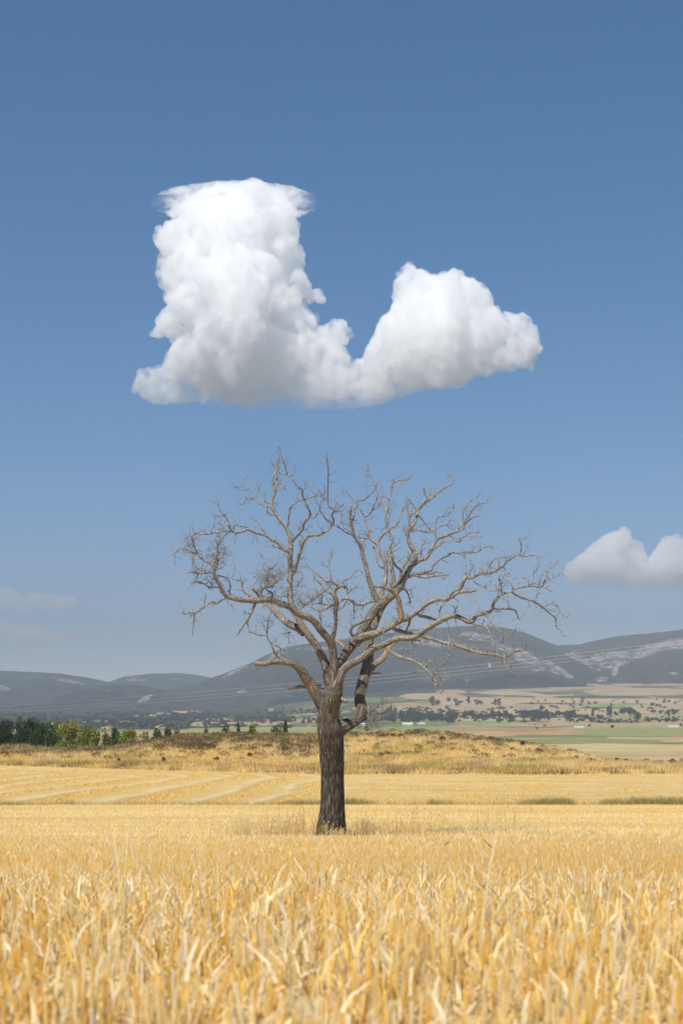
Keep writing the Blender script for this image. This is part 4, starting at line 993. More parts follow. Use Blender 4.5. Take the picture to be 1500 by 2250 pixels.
for cx_, cy_, rr_c, n_, ln_, lv in clusters:
    k = np.where((np.hypot(arr[:, 0] - cx_, arr[:, 1] - cy_) < rr_c * 1.15) & (arr[:, 3] < 13))[0]
    if len(k) == 0: continue
    for _ in range(n_):
        a = arr[rt.choice(list(k))]
        Yd = TREE_D + a[2]; kk = Yd / F
        p = np.array([(a[0] - 750) * kk, Yd, (HOR - a[1]) * kk]) - np.array(tree_foot)
        dv = np.array([rt.uniform(-1, 1), rt.uniform(-1.0, 0.8), rt.uniform(-0.35, 1.2)])
        twig(p, dv, ln_ * rt.uniform(0.6, 1.25), rt.uniform(0.006, 0.010), lv, limb_tubes(branches[int(a[4])]['limb']), rt)
# twig spray beside the elbowed limb
for _ in range(9):
    p = np.array([(802 + rt.uniform(-4, 4) - 750) * TS, TREE_D + 0.3, (HOR - 1580 - rt.uniform(-3, 3)) * TS]) - np.array(tree_foot)
    twig(p, np.array([rt.uniform(0.5, 1.1), rt.uniform(-0.6, 0.6), rt.uniform(-0.3, 1.0)]), rt.uniform(0.45, 0.8), 0.008, 2, limb_tubes(branches[10]['limb']), rt)
# spurs and side twigs along everything thin
for b in branches:
    q, w, dep = b['q'], b['w'], b['dep']
    nspur = int(b['L'] / 4.5)
    for _ in range(nspur):
        j = rt.randrange(len(q)); 
        if w[j] > 9 or (b['L'] < 30 and rt.random() < 0.4): continue
        Yd = TREE_D + dep[j]; kk = Yd / F
        p = np.array([(q[j, 0] - 750) * kk, Yd, (HOR - q[j, 1]) * kk]) - np.array(tree_foot)
        t = b['pts'][min(j + 1, len(q) - 1)] - b['pts'][max(j - 1, 0)]; t = t / (np.linalg.norm(t) + 1e-9)
        sv = np.cross(t, [rt.gauss(0, 1) for _ in range(3)]); sv /= np.linalg.norm(sv) + 1e-9
        ln_ = rt.choice([0.03, 0.04, 0.05, 0.07, 0.10, 0.15, 0.2, 0.28])
        twig(p, t * 0.5 + sv + np.array([0, 0, 0.15]), ln_, rt.uniform(0.005, 0.010), 1 if ln_ > 0.1 else 0, limb_tubes(b['limb']), rt)
for li, T_ in twigs.items():
    tag(link('twigs', T_.mesh('twigs'), mat_bark, branches[li]['obj']), None, None, None, 'stuff')
print('branches', len(branches), 'twig verts', sum(t.n for t in twigs.values()))
# ------------------------------------------------------------------ vegetation materials
def leaf_mat(name, trans=0.25, rough=0.7, sat=1.0):
    m = NT(name)
    col = m.attr('Col').outputs['Color']
    oi = m.n.new('ShaderNodeObjectInfo')
    hs_ = m.node('ShaderNodeHueSaturation', None, Color=col)
    m.set(hs_.inputs['Value'], m.math('ADD', 0.85, m.math('MULTIPLY', oi.outputs['Random'], 0.3)))
    d = m.node('ShaderNodeBsdfDiffuse', None, Color=hs_, Roughness=0.5)
    t = m.node('ShaderNodeBsdfTranslucent', None, Color=hs_)
    mx = m.node('ShaderNodeMixShader', None); m.set(mx.inputs[0], trans); m.set(mx.inputs[1], d); m.set(mx.inputs[2], t)
    return m.surf(mx)
mat_leaf = leaf_mat("leaves", 0.3)
mat_grass = leaf_mat("dry_grass", 0.45)
m = NT("tree_bark"); mat_trunk = m.surf(m.principled(m.ramp(m.noise(m.pos(), 8, 4, 0.6), [(0.3, (0.08, 0.06, 0.045)), (0.7, (0.17, 0.135, 0.10))]), 0.9))

def leaf_blob(r_, n, blobs, size, cols, flat=1.0, inner=0.35):
    """leaf-sized quads spread through overlapping lobes. blobs: (x,y,z,rx,rz) list; cols: list of rgb"""
    B = np.array(blobs); wgt = B[:, 3] ** 2 * B[:, 4]; wgt = wgt / wgt.sum()
    i = r_.choice(len(B), n, p=wgt)
    v = r_.normal(size=(n, 3)); v /= np.linalg.norm(v, axis=1)[:, None]
    rad = inner + (1 - inner) * r_.random(n) ** 0.45
    c = B[i, :3] + v * rad[:, None] * np.stack([B[i, 3], B[i, 3], B[i, 4]], 1)
    a = r_.normal(size=(n, 3)); a /= np.linalg.norm(a, axis=1)[:, None]
    b = np.cross(a, r_.normal(size=(n, 3))); b /= np.linalg.norm(b, axis=1)[:, None]
    s = size * r_.uniform(0.55, 1.3, n)[:, None]
    q = np.stack([c - a * s * 0.5, c + b * s * 0.32, c + a * s * 0.5, c - b * s * 0.32], 1).reshape(-1, 3)
    f = np.arange(n * 4).reshape(n, 4)
    cols = np.array(cols); cc = cols[(i * 7 + r_.integers(0, 2, n)) % len(cols)] * r_.uniform(0.75, 1.25, n)[:, None]
    return q, f, np.repeat(cc, 4, 0)

def trunk_np(h, r0, r1, sides=6, lean=(0, 0)):
    a = np.arange(sides) / sides * 2 * np.pi
    zz = np.linspace(-0.3, h, 5); v = []
    for z in zz:
        r = r0 + (r1 - r0) * max(z, 0) / h
        v.append(np.stack([np.cos(a) * r + lean[0] * z, np.sin(a) * r + lean[1] * z, np.full(sides, z)], 1))
    v = np.concatenate(v); f = []
    for k in range(4):
        for j in range(sides):
            f.append((k * sides + j, k * sides + (j + 1) % sides, (k + 1) * sides + (j + 1) % sides, (k + 1) * sides + j))
    return v, np.array(f)

# ------------------------------------------------------------------ grove behind the bank on the left, each tree with trunk and crown
DG = [(0.055, 0.085, 0.032), (0.075, 0.11, 0.04), (0.045, 0.07, 0.028)]
MG = [(0.09, 0.14, 0.04), (0.12, 0.17, 0.045), (0.065, 0.10, 0.032)]
YG = [(0.17, 0.21, 0.04), (0.25, 0.27, 0.045), (0.10, 0.14, 0.03), (0.36, 0.31, 0.05)]
def grove_tree(px, row_top, wpx, Y, cols, seed, label, lean=0.0, dense=1.0, tall=1.0):
    r_ = np.random.default_rng(seed)
    x = (px - 750) / F * Y
    z0 = ground_z(x, Y)
    H = (HOR - row_top + 7) / F * Y - z0
    R = wpx * 1.45 / 2 / F * Y
    t = empty("broadleaf_tree", (x, Y, z0))
    tag(t, label, "tree", "green trees beyond the bank on the left")
    v, f = trunk_np(H * 0.6, 0.12 * H / 6, 0.05, 7, (lean, 0))
    link("trunk", mesh_np("trunk", v, f, smooth=True), mat_trunk, t)
    blobs = []
    for k in range(20):
        zz = r_.uniform(0.05, 0.9)
        rr = R * (0.62 * math.sin(math.pi * min(1, zz * 0.75 + 0.22)) + 0.30)
        an = r_.uniform(0, 6.28); off = R * 0.75 * r_.random() * (1.1 - zz * 0.5)
        blobs.append((math.cos(an) * off, math.sin(an) * off, H * zz, rr * r_.uniform(0.5, 0.9), H * 0.17 * tall * r_.uniform(0.7, 1.2)))
    for k in range(4): blobs.append((r_.uniform(-.3, .3) * R, r_.uniform(-.3, .3) * R, H * r_.uniform(0.82, 0.96), R * 0.22, H * 0.07))
    q, f, c = leaf_blob(r_, int(6500 * dense), blobs, 0.42, cols, inner=0.15)
    link("crown", mesh_np("crown", q, f, col=c), mat_leaf, t)
grove = [  # px, top row, width px, Y, colours, label
 (-28, 1590, 52, 300, DG, "dark green tree cut by the left edge of the photo"),
 (14, 1586, 46, 296, DG, "dark tree at the far left end of the grove"),
 (44, 1590, 40, 288, DG, "dense dark tree second from the left in the grove"),
 (70, 1584, 36, 292, DG, "tallest dark tree of the left grove"),
 (96, 1590, 40, 285, DG, "dark rounded tree left of the yellow green trees"),
 (118, 1592, 34, 282, MG, "mid green tree between the dark and yellow green trees"),
 (152, 1596, 58, 272, YG, "broadest yellow green tree of the left grove"),
 (192, 1602, 42, 270, YG, "yellow tinged leafy tree right of the broadest one"),
 (212, 1610, 26, 268, YG, "small golden leaved tree in the middle of the grove"),
 (236, 1612, 28, 271, YG, "small bright yellow sapling beside the golden tree"),
 (256, 1608, 20, 290, MG, "slim mid green tree behind the yellow sapling"),
 (286, 1606, 44, 270, YG, "round yellow green tree at the right of the grove"),
 (316, 1614, 34, 274, YG, "low yellow green tree with spreading crown"),
 (345, 1612, 26, 292, MG, "green tree right of the low spreading one"),
 (368, 1610, 22, 292, MG, "small rounded green tree near the heather"),
 (390, 1604, 28, 290, MG, "pointed green tree at the right end of the grove"),
]
for i, (px, top, w, Y, cc, lab) in enumerate(grove):
    grove_tree(px, top, w, Y, cc, 100 + i, lab, lean=0.02 * ((i % 3) - 1), dense=1.2 if cc is not YG else 1.0)
for i, (px, top, w, Y, cc, lab) in enumerate([
 (497, 1599, 24, 300, MG, "light green bush top rising behind the heather"),
 (524, 1600, 10, 420, DG, "slim dark tree behind the light green bush"),
 (452, 1611, 22, 320, DG, "low dark bush behind the heather left of the tree"),
 (553, 1606, 18, 285, YG, "small bright green bush on the skyline of the heather"),
 (607, 1603, 26, 430, DG, "rounded blue green tree beside the cypress"),
 (628, 1596, 11, 430, DG, "narrow dark cypress left of the dead trunk"),
 (806, 1608, 14, 300, MG, "small green bush just right of the dead trunk")]):
    grove_tree(px, top, w, Y, cc, 200 + i, lab, dense=0.8, tall=1.4)

# ------------------------------------------------------------------ trees scattered over the valley (one mesh each, only a few pixels tall)
def far_crown(seed, tall):
    r_ = np.random.default_rng(seed)
    if tall: blobs = [(0, 0, z, 0.16 * math.sin(math.pi * (0.12 + z * 0.82)) + 0.03, 0.16) for z in (0.2, 0.35, 0.5, 0.65, 0.8, 0.9)]
    else: blobs = [(r_.uniform(-.22, .22), r_.uniform(-.22, .22), r_.uniform(0.28, 0.72), r_.uniform(.2, .34), r_.uniform(.18, .3)) for _ in range(8)]
    q, f, c = leaf_blob(r_, 230, blobs, 0.17 if not tall else 0.12, [(0.035, 0.055, 0.028), (0.05, 0.072, 0.034)], inner=0.3)
    v, f2 = trunk_np(0.5, 0.03, 0.02, 5)
    return mesh_np("far_tree", np.concatenate([q, v]), [f, f2 + len(q)], col=np.concatenate([c, np.tile([[0.08, 0.065, 0.05]], (len(v), 1))]))
far_round = [far_crown(s, False) for s in (1, 2, 3, 4)]
far_tall = [far_crown(s, True) for s in (5, 6)]
for me in far_round + far_tall: me.materials.append(mat_leaf)
rv = random.Random(41)
def far_tree(px, py, hpx, tall=False, wf=1.0, label='', group=''):
    x, Y, z = valley_at(px, py)
    H = hpx / F * Y
    o = bpy.data.objects.new("valley_tree" if not tall else "poplar_tree", rv.choice(far_tall if tall else far_round))
    COL.objects.link(o); o.location = (x, Y, z - 0.04 * H); o.rotation_euler.z = rv.uniform(0, 6.28)
    o.scale = (H * wf * (1.0 if not tall else 1.1), H * wf, H)
    tag(o, label, "tree", group)
rows = [ # px0, px1, row0, row1, height px, count, tallshare, label, group
 (838, 1000, 1573, 1589, 14, 56, .2, "dark blue green tree in the dense valley belt right of the dead trunk", "the dense belt right of the trunk"),
 (1000, 1200, 1571, 1581, 12, 55, .2, "dark tree in the long tree belt below the main mountain", "the long belt under the mountain"),
 (1190, 1320, 1571, 1585, 11, 22, .15, "small dark tree in the valley row left of the large trees", "the row left of the large trees"),
 (1235, 1390, 1584, 1590, 7, 30, 0, "low rounded tree of the hedge line across the valley", "the hedge line across the valley"),
 (1405, 1500, 1582, 1588, 8, 16, 0, "low tree in the hedge at the right edge of the valley", "the hedge at the right edge"),
 (945, 1100, 1540, 1552, 9, 20, .2, "small tree among the pale fields below the mountain", "the pale upper fields"),
 (1160, 1500, 1530, 1568, 4.5, 26, .1, "tiny dark tree dotted over the sloping fields on the right", "the scattered right slope trees"),
 (1380, 1500, 1564, 1572, 9, 9, .2, "dark tree at the right beneath the sloping fields", "the trees beneath the right slope"),
 (0, 420, 1583, 1603, 9, 46, .1, "dark tree of the scattered woods below the left hills", "the woods below the left hills"),
 (410, 690, 1575, 1596, 8, 40, .12, "dark tree between pale plots left of the dead trunk", "the plots left of the trunk"),
 (560, 700, 1560, 1572, 7, 14, .3, "faint tree at the foot of the main mountain", "the main mountain foot"),
]
for a, b, r0, r1, h, n, ts, lab, grp in rows:
    for k in range(n):
        px = rv.uniform(a, b); py = rv.uniform(r0, r1)
        tall = rv.random() < ts
        sz = rv.uniform(0.65, 1.4); third = min(3, int((px - a) / (b - a) * 4)); low = py > (r0 + r1) / 2
        words = ("slim poplar" if tall else ("larger tree" if sz > 1.1 else "smaller tree" if sz < 0.85 else "mid sized tree"))
        where = ("left end", "left half", "right half", "right end")[third]
        far_tree(px, py, h * sz * (1.25 if tall else 1), tall, rv.uniform(0.9, 1.8) if not tall else 1.0,
                 "%s, %s, %s of %s" % (words, where, "front" if low else "back", grp.replace("the ", "", 1)), grp)
for px, py, h, tall, wf, lab in [
 (1383, 1571, 24, False, 1.25, "largest rounded tree of the valley, in front of the right slope"),
 (1366, 1571, 20, False, 1.2, "left shoulder tree joined to the largest valley tree"),
 (1397, 1585, 25, False, 1.0, "big round tree standing below the largest valley tree"),
 (1338, 1573, 23, True, 1.7, "broad poplar left of the largest valley trees"),
 (1342, 1553, 10, True, 1.2, "thin poplar rising behind the broad poplar"),
 (1351, 1573, 13, False, 0.8, "round tree just right of the broad poplar"),
 (1188, 1561, 13, True, 2.0, "lone oval tree on the pale field at the right"),
 (1468, 1575, 17, True, 1.0, "slim poplar near the right edge of the valley"),
 (1246, 1582, 22, True, 1.8, "tall dark poplar in the valley row"),
 (1435, 1567, 9, False, 1.8, "wide low tree near the right edge"),
 (1294, 1598, 9, False, 0.9, "lone dark tree on the brown field left of the green field"),
 (1343, 1600, 8, False, 1.6, "double bush on the green field"),
 (1179, 1603, 7, False, 1.0, "small dark bush on the tan plain below the barn"),
 (1495, 1597, 9, False, 0.9, "small dark tree at the right edge of the plain"),
 (950, 1548, 20, True, 1.8, "tall dark tree clump at the left end of the pale fields"),
 (961, 1550, 15, False, 1.0, "bushy tree beside the tall dark clump"),
 (1029, 1546, 17, True, 1.3, "narrow poplar amid the pale fields"),
 (1002, 1552, 12, True, 1.5, "small cypress shaped tree left of the narrow poplar"),
 (858, 1563, 13, True, 1.2, "left one of two poplars right of the dead trunk"),
 (867, 1563, 10, True, 1.2, "right one of two poplars right of the dead trunk"),
 (1095, 1588, 9, False, 1.7, "wide bush left in the line under the long belt"),
 (1120, 1588, 8, False, 1.7, "wide bush in the middle of the line under the long belt"),
 (1152, 1589, 8, False, 2.4, "wide bush right in the line under the long belt")]:
    far_tree(px, py, h, tall, wf, lab, "single trees in the valley")

same = {}
for o in COL.objects:
    if o.name.startswith(('valley_tree', 'poplar_tree')): same.setdefault(o['label'], []).append(o)
ORD = ("first", "second", "third", "fourth", "fifth", "sixth", "seventh", "eighth")
for lab, obs in same.items():
    if len(obs) > 1:
        obs.sort(key=lambda o: o.location.x / o.location.y)
        for i, o in enumerate(obs): o['label'] = lab.replace("mid sized tree", "middling tree") + ", " + ORD[min(i, 7)] + " from left"

# woodland masses on the lower slopes (one continuous wood)
r_ = np.random.default_rng(77)
tv, tf, tc = [], [], []; base = 0
qs, fs, cs = leaf_blob(r_, 26, [(0, 0, 0.5, 0.5, 0.45)], 0.5, [(0.03, 0.046, 0.024), (0.045, 0.062, 0.03)], inner=0.6)
def wood_area(x0, x1, y0, y1, n, hp):
    global base
    for _ in range(n):
        px = r_.uniform(x0, x1); py = r_.uniform(y0, y1)
        if fbm(px / 40, py / 6.0, 2, 88) < 0.42: continue
        x, Y, z = valley_at(px, py)
        H = hp / F * Y * r_.uniform(0.6, 1.3)
        tv.append(qs * np.array([H * 1.5, H * 1.5, H]) + np.array([x, Y, z - 0.1 * H])); tf.append(fs + base); tc.append(cs * r_.uniform(0.8, 1.2)); base += len(qs)
wood_area(0, 640, 1566, 1600, 900, 5.5)
wood_area(-200, 0, 1566, 1600, 150, 5.5)
wood_area(640, 1200, 1556, 1586, 420, 5)
wood_area(1180, 1500, 1538, 1586, 240, 4)
tag(link("valley_woods", mesh_np("valley_woods", np.concatenate(tv), np.concatenate(tf), col=np.concatenate(tc)), mat_leaf), "dark woods covering the valley below the mountains", None, None, "stuff")

# ------------------------------------------------------------------ heather and shrubs on the bank
SH = [(0.12, 0.09, 0.05), (0.17, 0.125, 0.07), (0.07, 0.062, 0.034), (0.26, 0.19, 0.10)]
shq = [leaf_blob(np.random.default_rng(s), 90, [(0, 0, 0.35, 0.5, 0.35), (0.2, 0.1, 0.45, 0.35, 0.3), (-0.25, 0, 0.3, 0.3, 0.3)], 0.15, SH, inner=0.3) for s in range(5)]
r_ = np.random.default_rng(5)
tv, tf, tc = [], [], []; base = 0
def bank_point(px, t):
    """t 0 foot .. 1 crest"""
    x0 = (px - 750) / F * 180
    y = bfar(x0) + (205 - bfar(x0)) * t
    x = (px - 750) / F * y
    return float(x), float(y), float(zC(x, y))
for k in range(8000):
    px = r_.uniform(-60, 1560)
    t = r_.uniform(0.3, 1.08)
    left = 1 / (1 + math.exp((px - 720) / 22)) * (0.25 + 0.75 / (1 + math.exp(-(px - 180) / 60)))
    dens = left * max(0, min(1, (t - 0.42 + 0.10 * (vnoise(px / 35.0, t * 3, 3) - 0.5) * 4) * 5)) + (1.3 * math.exp(-((px - 1010 - (t - 0.9) * 100) / 170) ** 2) * max(0, min(1, (t - 0.72) * 6))) + 0.05
    cl = vnoise(px / 14.0, t * 9, 12)
    if r_.random() > dens * (0.25 + 1.2 * cl): continue
    x, y, z = bank_point(px, t)
    s = r_.uniform(0.5, 1.25)
    q, f, c = shq[k % 5]
    tv.append(q * np.array([s * 1.2, s * 1.2, s * 0.75]) + np.array([x, y, z - 0.05])); tf.append(f + base); tc.append(c * r_.uniform(0.8, 1.35)); base += len(q)
tag(link("heather", mesh_np("heather", np.concatenate(tv), np.concatenate(tf), col=np.concatenate(tc)), mat_leaf), "brown heather scrub covering the upper bank", None, None, "stuff")

shrub_meshes = []
for s in range(3):
    q, f, c = leaf_blob(np.random.default_rng(30 + s), 260, [(0, 0, 0.4, 0.45, 0.36), (0.25, 0.1, 0.45, 0.3, 0.3), (-0.3, 0, 0.35, 0.3, 0.28), (0.05, 0.1, 0.7, 0.2, 0.2)], 0.17,
                        [(0.05, 0.055, 0.025), (0.075, 0.075, 0.03), (0.035, 0.04, 0.02)], inner=0.3)
    me = mesh_np("shrub", q, f, col=c); me.materials.append(mat_leaf); shrub_meshes.append(me)
shr = [  # px, base row, width px, height px, label
 (62, 1652, 14, 8, "small dark shrub at the far left of the bank grass"), (475, 1673, 17, 12, "dark green shrub at the bank foot left of the tree"),
 (360, 1676, 12, 14, "pale green shrub at the bank foot"), (262, 1674, 10, 10, "dark tuft shrub at the left bank foot"),
 (550, 1664, 14, 12, "round dark shrub in the grass left of the trunk"), (598, 1664, 8, 8, "tiny shrub near the dead trunk"), (100, 1654, 26, 7, "flat dark shrub on the left grass"),
 (838, 1625, 26, 15, "dark bush on the mound crest nearest the dead trunk"), (863, 1623, 16, 12, "middle dark bush of the crest trio"), (880, 1624, 18, 13, "right dark bush of the crest trio"),
 (952, 1627, 16, 10, "bush left in the crest thicket"), (970, 1630, 22, 14, "darkest bush of the crest thicket"), (990, 1630, 20, 10, "bush in the crest thicket right of the darkest"), (1040, 1632, 26, 9, "long low bush on the crest"), (1078, 1626, 20, 10, "pale twiggy bush on the crest"),
 (915, 1641, 16, 7, "lone dark bush on the golden mound"), (972, 1646, 12, 5, "tiny bush on the golden mound"), (1063, 1640, 14, 8, "green bush on the slope of the mound"), (1090, 1640, 16, 8, "dark bush on the slope of the mound"),
 (1125, 1648, 14, 7, "bush low on the right shoulder of the mound"), (1148, 1640, 16, 13, "tall dark bush on the right shoulder"), (1183, 1654, 26, 11, "wide dark bush at the right end of the mound"), (1212, 1660, 10, 5, "tiny bush past the end of the mound"),
 (1264, 1670, 18, 10, "left bush of the pair on the flat grass"), (1297, 1674, 28, 10, "wide bush of the pair on the flat grass"), (1354, 1664, 14, 6, "small bush between the wide bushes"), (1374, 1665, 10, 5, "tiny pale bush on the flat grass"),
 (1332, 1684, 22, 6, "grey green bush low in the flat grass"), (1415, 1673, 28, 10, "broad bush right of the middle of the flat grass"), (1453, 1681, 20, 5, "flat pale bush in the grass"), (1475, 1672, 22, 12, "dark bush near the right edge"), (1500, 1672, 18, 13, "dark bush cut by the right edge"),
 (1117, 1688, 12, 12, "green shrub at the foot of the mound"), (1312, 1684, 10, 8, "small green shrub in the flat grass")]
def bank_at(px, py):
    ys = np.linspace(138, 225, 400); x = (px - 750) / F * ys
    rows_ = HOR - zC(x, ys) / ys * F
    ok = np.where((rows_ <= py) & (ys > bfar(x)))[0]
    i = ok[0] if len(ok) else int(np.argmin(rows_))
    return float(x[i]), float(ys[i]), float(zC(x[i], ys[i]))
for k, (px, py, w, h, lab) in enumerate(shr):
    x, y, z = bank_at(px, py)
    o = bpy.data.objects.new("shrub", shrub_meshes[k % 3]); COL.objects.link(o)
    o.location = (x, y, z - 0.03); o.rotation_euler.z = rv.uniform(0, 6)
    o.scale = (w / F * y / 1.1, w / F * y / 1.1, h / F * y / 0.85)
    tag(o, lab, "shrub", "shrubs on the bank")

# ------------------------------------------------------------------ blades: grass on the bank
def blades(x, y, z, h, w, lean, col, colj=0.2, seg=1, seed=0, tip=0.12):
    """one tapered blade per entry; h,w,lean arrays; triangles/quads facing random ways"""
    r_ = np.random.default_rng(seed); n = len(x)
    a = r_.uniform(0, 2 * np.pi, n)
    ca, sa = np.cos(a), np.sin(a)
    b = r_.uniform(0, 2 * np.pi, n); lx, ly = np.cos(b) * lean * h, np.sin(b) * lean * h
    base = np.stack([x, y, z], 1)
    side = np.stack([ca * w / 2, sa * w / 2, np.zeros(n)], 1)
    top = base + np.stack([lx, ly, h * np.sqrt(np.maximum(1 - lean ** 2, 0.05))], 1)
    if seg == 1:
        V = np.stack([base - side, base + side, top + side * tip, top - side * tip], 1)
        f = np.arange(n * 4).reshape(n, 4); k = 4
    else:
        mid = base + (top - base) * 0.55 + np.stack([-lx, -ly, np.zeros(n)], 1) * 0.22
        V = np.stack([base - side, base + side, mid + side * 0.85, mid - side * 0.85, top + side * tip, top - side * tip], 1)
        i = np.arange(n)[:, None] * 6
        f = np.concatenate([i + np.array([[0, 1, 2, 3]]), i + np.array([[3, 2, 4, 5]])]); k = 6
    c = np.asarray(col) * (1 + colj * (r_.random(n)[:, None] - 0.5) * 2)
    return V.reshape(-1, 3), f, np.repeat(c, k, 0)
def pick(pal, n, r_, jit=0.1):
    pal = np.array(pal); return pal[r_.integers(0, len(pal), n)] * (1 + jit * (r_.random((n, 1)) - 0.5))

r_ = np.random.default_rng(11)
n = 230000
u = r_.uniform(-1, 1, n); y = r_.uniform(136, 214, n); x = u * (y * 0.26 + 4)
ok = y > bfar(x) - 0.3; x, y = x[ok], y[ok]
z = zC(x, y)
pxx = 750 + x / y * F; tt = (y - bfar(x)) / (205 - bfar(x))
heath = (1 / (1 + np.exp((pxx - 720) / 22))) * np.clip((tt - 0.45) * 4, 0, 1) * 0.75
pn = fbm(x / 8, y / 5, 3, 61); p2 = fbm(x / 3, y / 2.5, 3, 62)
keep_ = r_.random(len(x)) > heath * 0.45
x, y, z, pn, p2, tt, heath = [a[keep_] for a in (x, y, z, pn, p2, tt, heath)]
n = len(x)
gold = np.array([0.80, 0.58, 0.22]); straw = np.array([0.86, 0.68, 0.34]); brown = np.array([0.42, 0.27, 0.12]); olive = np.array([0.50, 0.42, 0.12])
c = gold + (straw - gold) * np.clip((pn - 0.35) * 4, 0, 1)[:, None]
k = np.clip((p2 - 0.56) * 6, 0, 0.6)[:, None]; c = c * (1 - k) + brown * k
k = np.clip((fbm(x / 5, y / 5, 2, 63) - 0.6) * 6, 0, 0.7)[:, None]; c = c * (1 - k) + olive * k
k = np.clip(heath, 0, 0.5)[:, None]; c = c * (1 - k) + np.array([0.38, 0.27, 0.14]) * k
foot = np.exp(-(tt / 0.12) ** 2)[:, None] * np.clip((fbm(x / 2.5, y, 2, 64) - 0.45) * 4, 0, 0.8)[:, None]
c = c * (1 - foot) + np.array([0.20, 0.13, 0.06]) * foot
h = r_.uniform(0.3, 0.8, n) * (0.2 + 1.3 * pn)
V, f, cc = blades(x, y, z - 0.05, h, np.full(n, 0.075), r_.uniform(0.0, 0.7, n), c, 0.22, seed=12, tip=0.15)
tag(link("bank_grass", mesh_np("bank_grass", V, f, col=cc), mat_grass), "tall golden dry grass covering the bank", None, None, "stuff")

# ------------------------------------------------------------------ verge between the two fields
r_ = np.random.default_rng(15)
n = 26000
x = r_.uniform(-26, 26, n); y = edge_ab(x) + np.abs(r_.normal(0, 0.55, n)) + r_.uniform(0, 0.6, n) - 0.1
g = fbm(x / 2.2, 0.5, 3, 71); px_ = 750 + x / y * F
green = np.clip((g - 0.5) * 6, 0, 0.9) * np.where(px_ > 760, 1.0, 0.55) * np.where((px_ > 850) & (px_ < 1010), 1.3, 1.0)
dens = 0.25 + green; ok = r_.random(n) < dens; x, y, g, green, px_ = x[ok], y[ok], g[ok], green[ok], px_[ok]; n = len(x)
c = np.array([0.58, 0.43, 0.18]) * (1 - green[:, None] * 0.6) + np.array([0.24, 0.25, 0.085]) * green[:, None] * 0.6
h = r_.uniform(0.12, 0.32, n) + green * r_.uniform(0.0, 0.30, n)
V, f, cc = blades(x, y, np.where(y < edge_ab(x) + 0.8, zA(x, y), zB(x, y)) - 0.04, h, np.full(n, 0.03), r_.uniform(0, 0.5, n), c, 0.3, seed=16)
tag(link("verge_grass", mesh_np("verge_grass", V, f, col=cc), mat_grass), "strip of rough green and straw grass between the fields", None, None, "stuff")

# ------------------------------------------------------------------ loose straw on the second field
r_ = np.random.default_rng(19)
n = 150000
y = 76 + 92 * r_.random(n) ** 1.3; x = r_.uniform(-1, 1, n) * (y * 0.26 + 3)
s_, ph_ = swath(x, y); ok = (r_.random(n) < 0.35 + 1.2 * (s_ - 0.35)) & (y < bfar(x)); x, y, s_ = x[ok], y[ok], s_[ok]; n = len(x)
c = pick([(0.84, 0.60, 0.22), (0.88, 0.66, 0.27), (0.76, 0.52, 0.18)], n, r_)
V, f, cc = blades(x, y, zB(x, y) - 0.02, r_.uniform(0.03, 0.10, n) + 0.12 * s_, np.full(n, 0.035), r_.uniform(0.2, 0.97, n), c, 0.2, seed=20, tip=0.6)
tag(link("loose_straw", mesh_np("loose_straw", V, f, col=cc), mat_grass), "loose yellow straw lying in windrows on the far field", None, None, "stuff")
# ------------------------------------------------------------------ stubble of the near field
GOLD = [(0.93, 0.65, 0.19), (0.96, 0.73, 0.28), (0.90, 0.58, 0.13), (0.97, 0.79, 0.38), (0.94, 0.67, 0.22)]
PALE = [(0.95, 0.83, 0.54), (0.96, 0.88, 0.66), (0.94, 0.78, 0.46), (0.95, 0.85, 0.60)]
m = NT("straw_stalk")
col = m.attr('Col').outputs['Color']
n1 = m.noise(m.pos((1, 1, 0.3)), 90, 3, 0.6)
c = m.mix(m.ramp(n1, [(0.35, 0.25), (0.6, 0.0)]), col, (0.60, 0.38, 0.13))
pr = m.principled(c, 0.5, None, 0.25)
tr_ = m.node('ShaderNodeBsdfTranslucent', None, Color=col)
mx = m.node('ShaderNodeMixShader', None); m.set(mx.inputs[0], 0.4); m.set(mx.inputs[1], pr); m.set(mx.inputs[2], tr_)
mat_straw = m.surf(mx)

def stalks(x, y, z, h, r, lean, col, sides=6, seg=3, seed=0, bend=0.1, cap=True):
    """tube stalks, vectorised. returns verts, [faces], colours"""
    r_ = np.random.default_rng(seed); n = len(x)
    az = r_.uniform(0, 2 * np.pi, n); bz = r_.uniform(0, 2 * np.pi, n)
    t = np.linspace(0, 1, seg + 1)
    cx = x[:, None] + np.cos(az)[:, None] * lean[:, None] * h[:, None] * t + np.cos(bz)[:, None] * bend * h[:, None] * t ** 2
    cyy = y[:, None] + np.sin(az)[:, None] * lean[:, None] * h[:, None] * t + np.sin(bz)[:, None] * bend * h[:, None] * t ** 2
    cz = z[:, None] + h[:, None] * t * np.sqrt(np.maximum(1 - lean ** 2, 0.008))[:, None]
    a = np.arange(sides) / sides * 2 * np.pi
    rr = r[:, None, None] * (1 - 0.15 * t[None, :, None])
    V = np.stack([cx[..., None] + rr * np.cos(a), cyy[..., None] + rr * np.sin(a), np.broadcast_to(cz[..., None], (n, seg + 1, sides))], -1)
    idx = np.arange(n * (seg + 1) * sides).reshape(n, seg + 1, sides)
    nx = np.roll(idx, -1, axis=2)
    f = np.stack([idx[:, :-1], nx[:, :-1], nx[:, 1:], idx[:, 1:]], -1).reshape(-1, 4)
    c = np.repeat(col[:, None, :], (seg + 1) * sides, 1).reshape(n, seg + 1, sides, 3)
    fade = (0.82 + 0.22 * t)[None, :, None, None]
    return V.reshape(-1, 3), f, np.clip(c * fade, 0, 1).reshape(-1, 3)

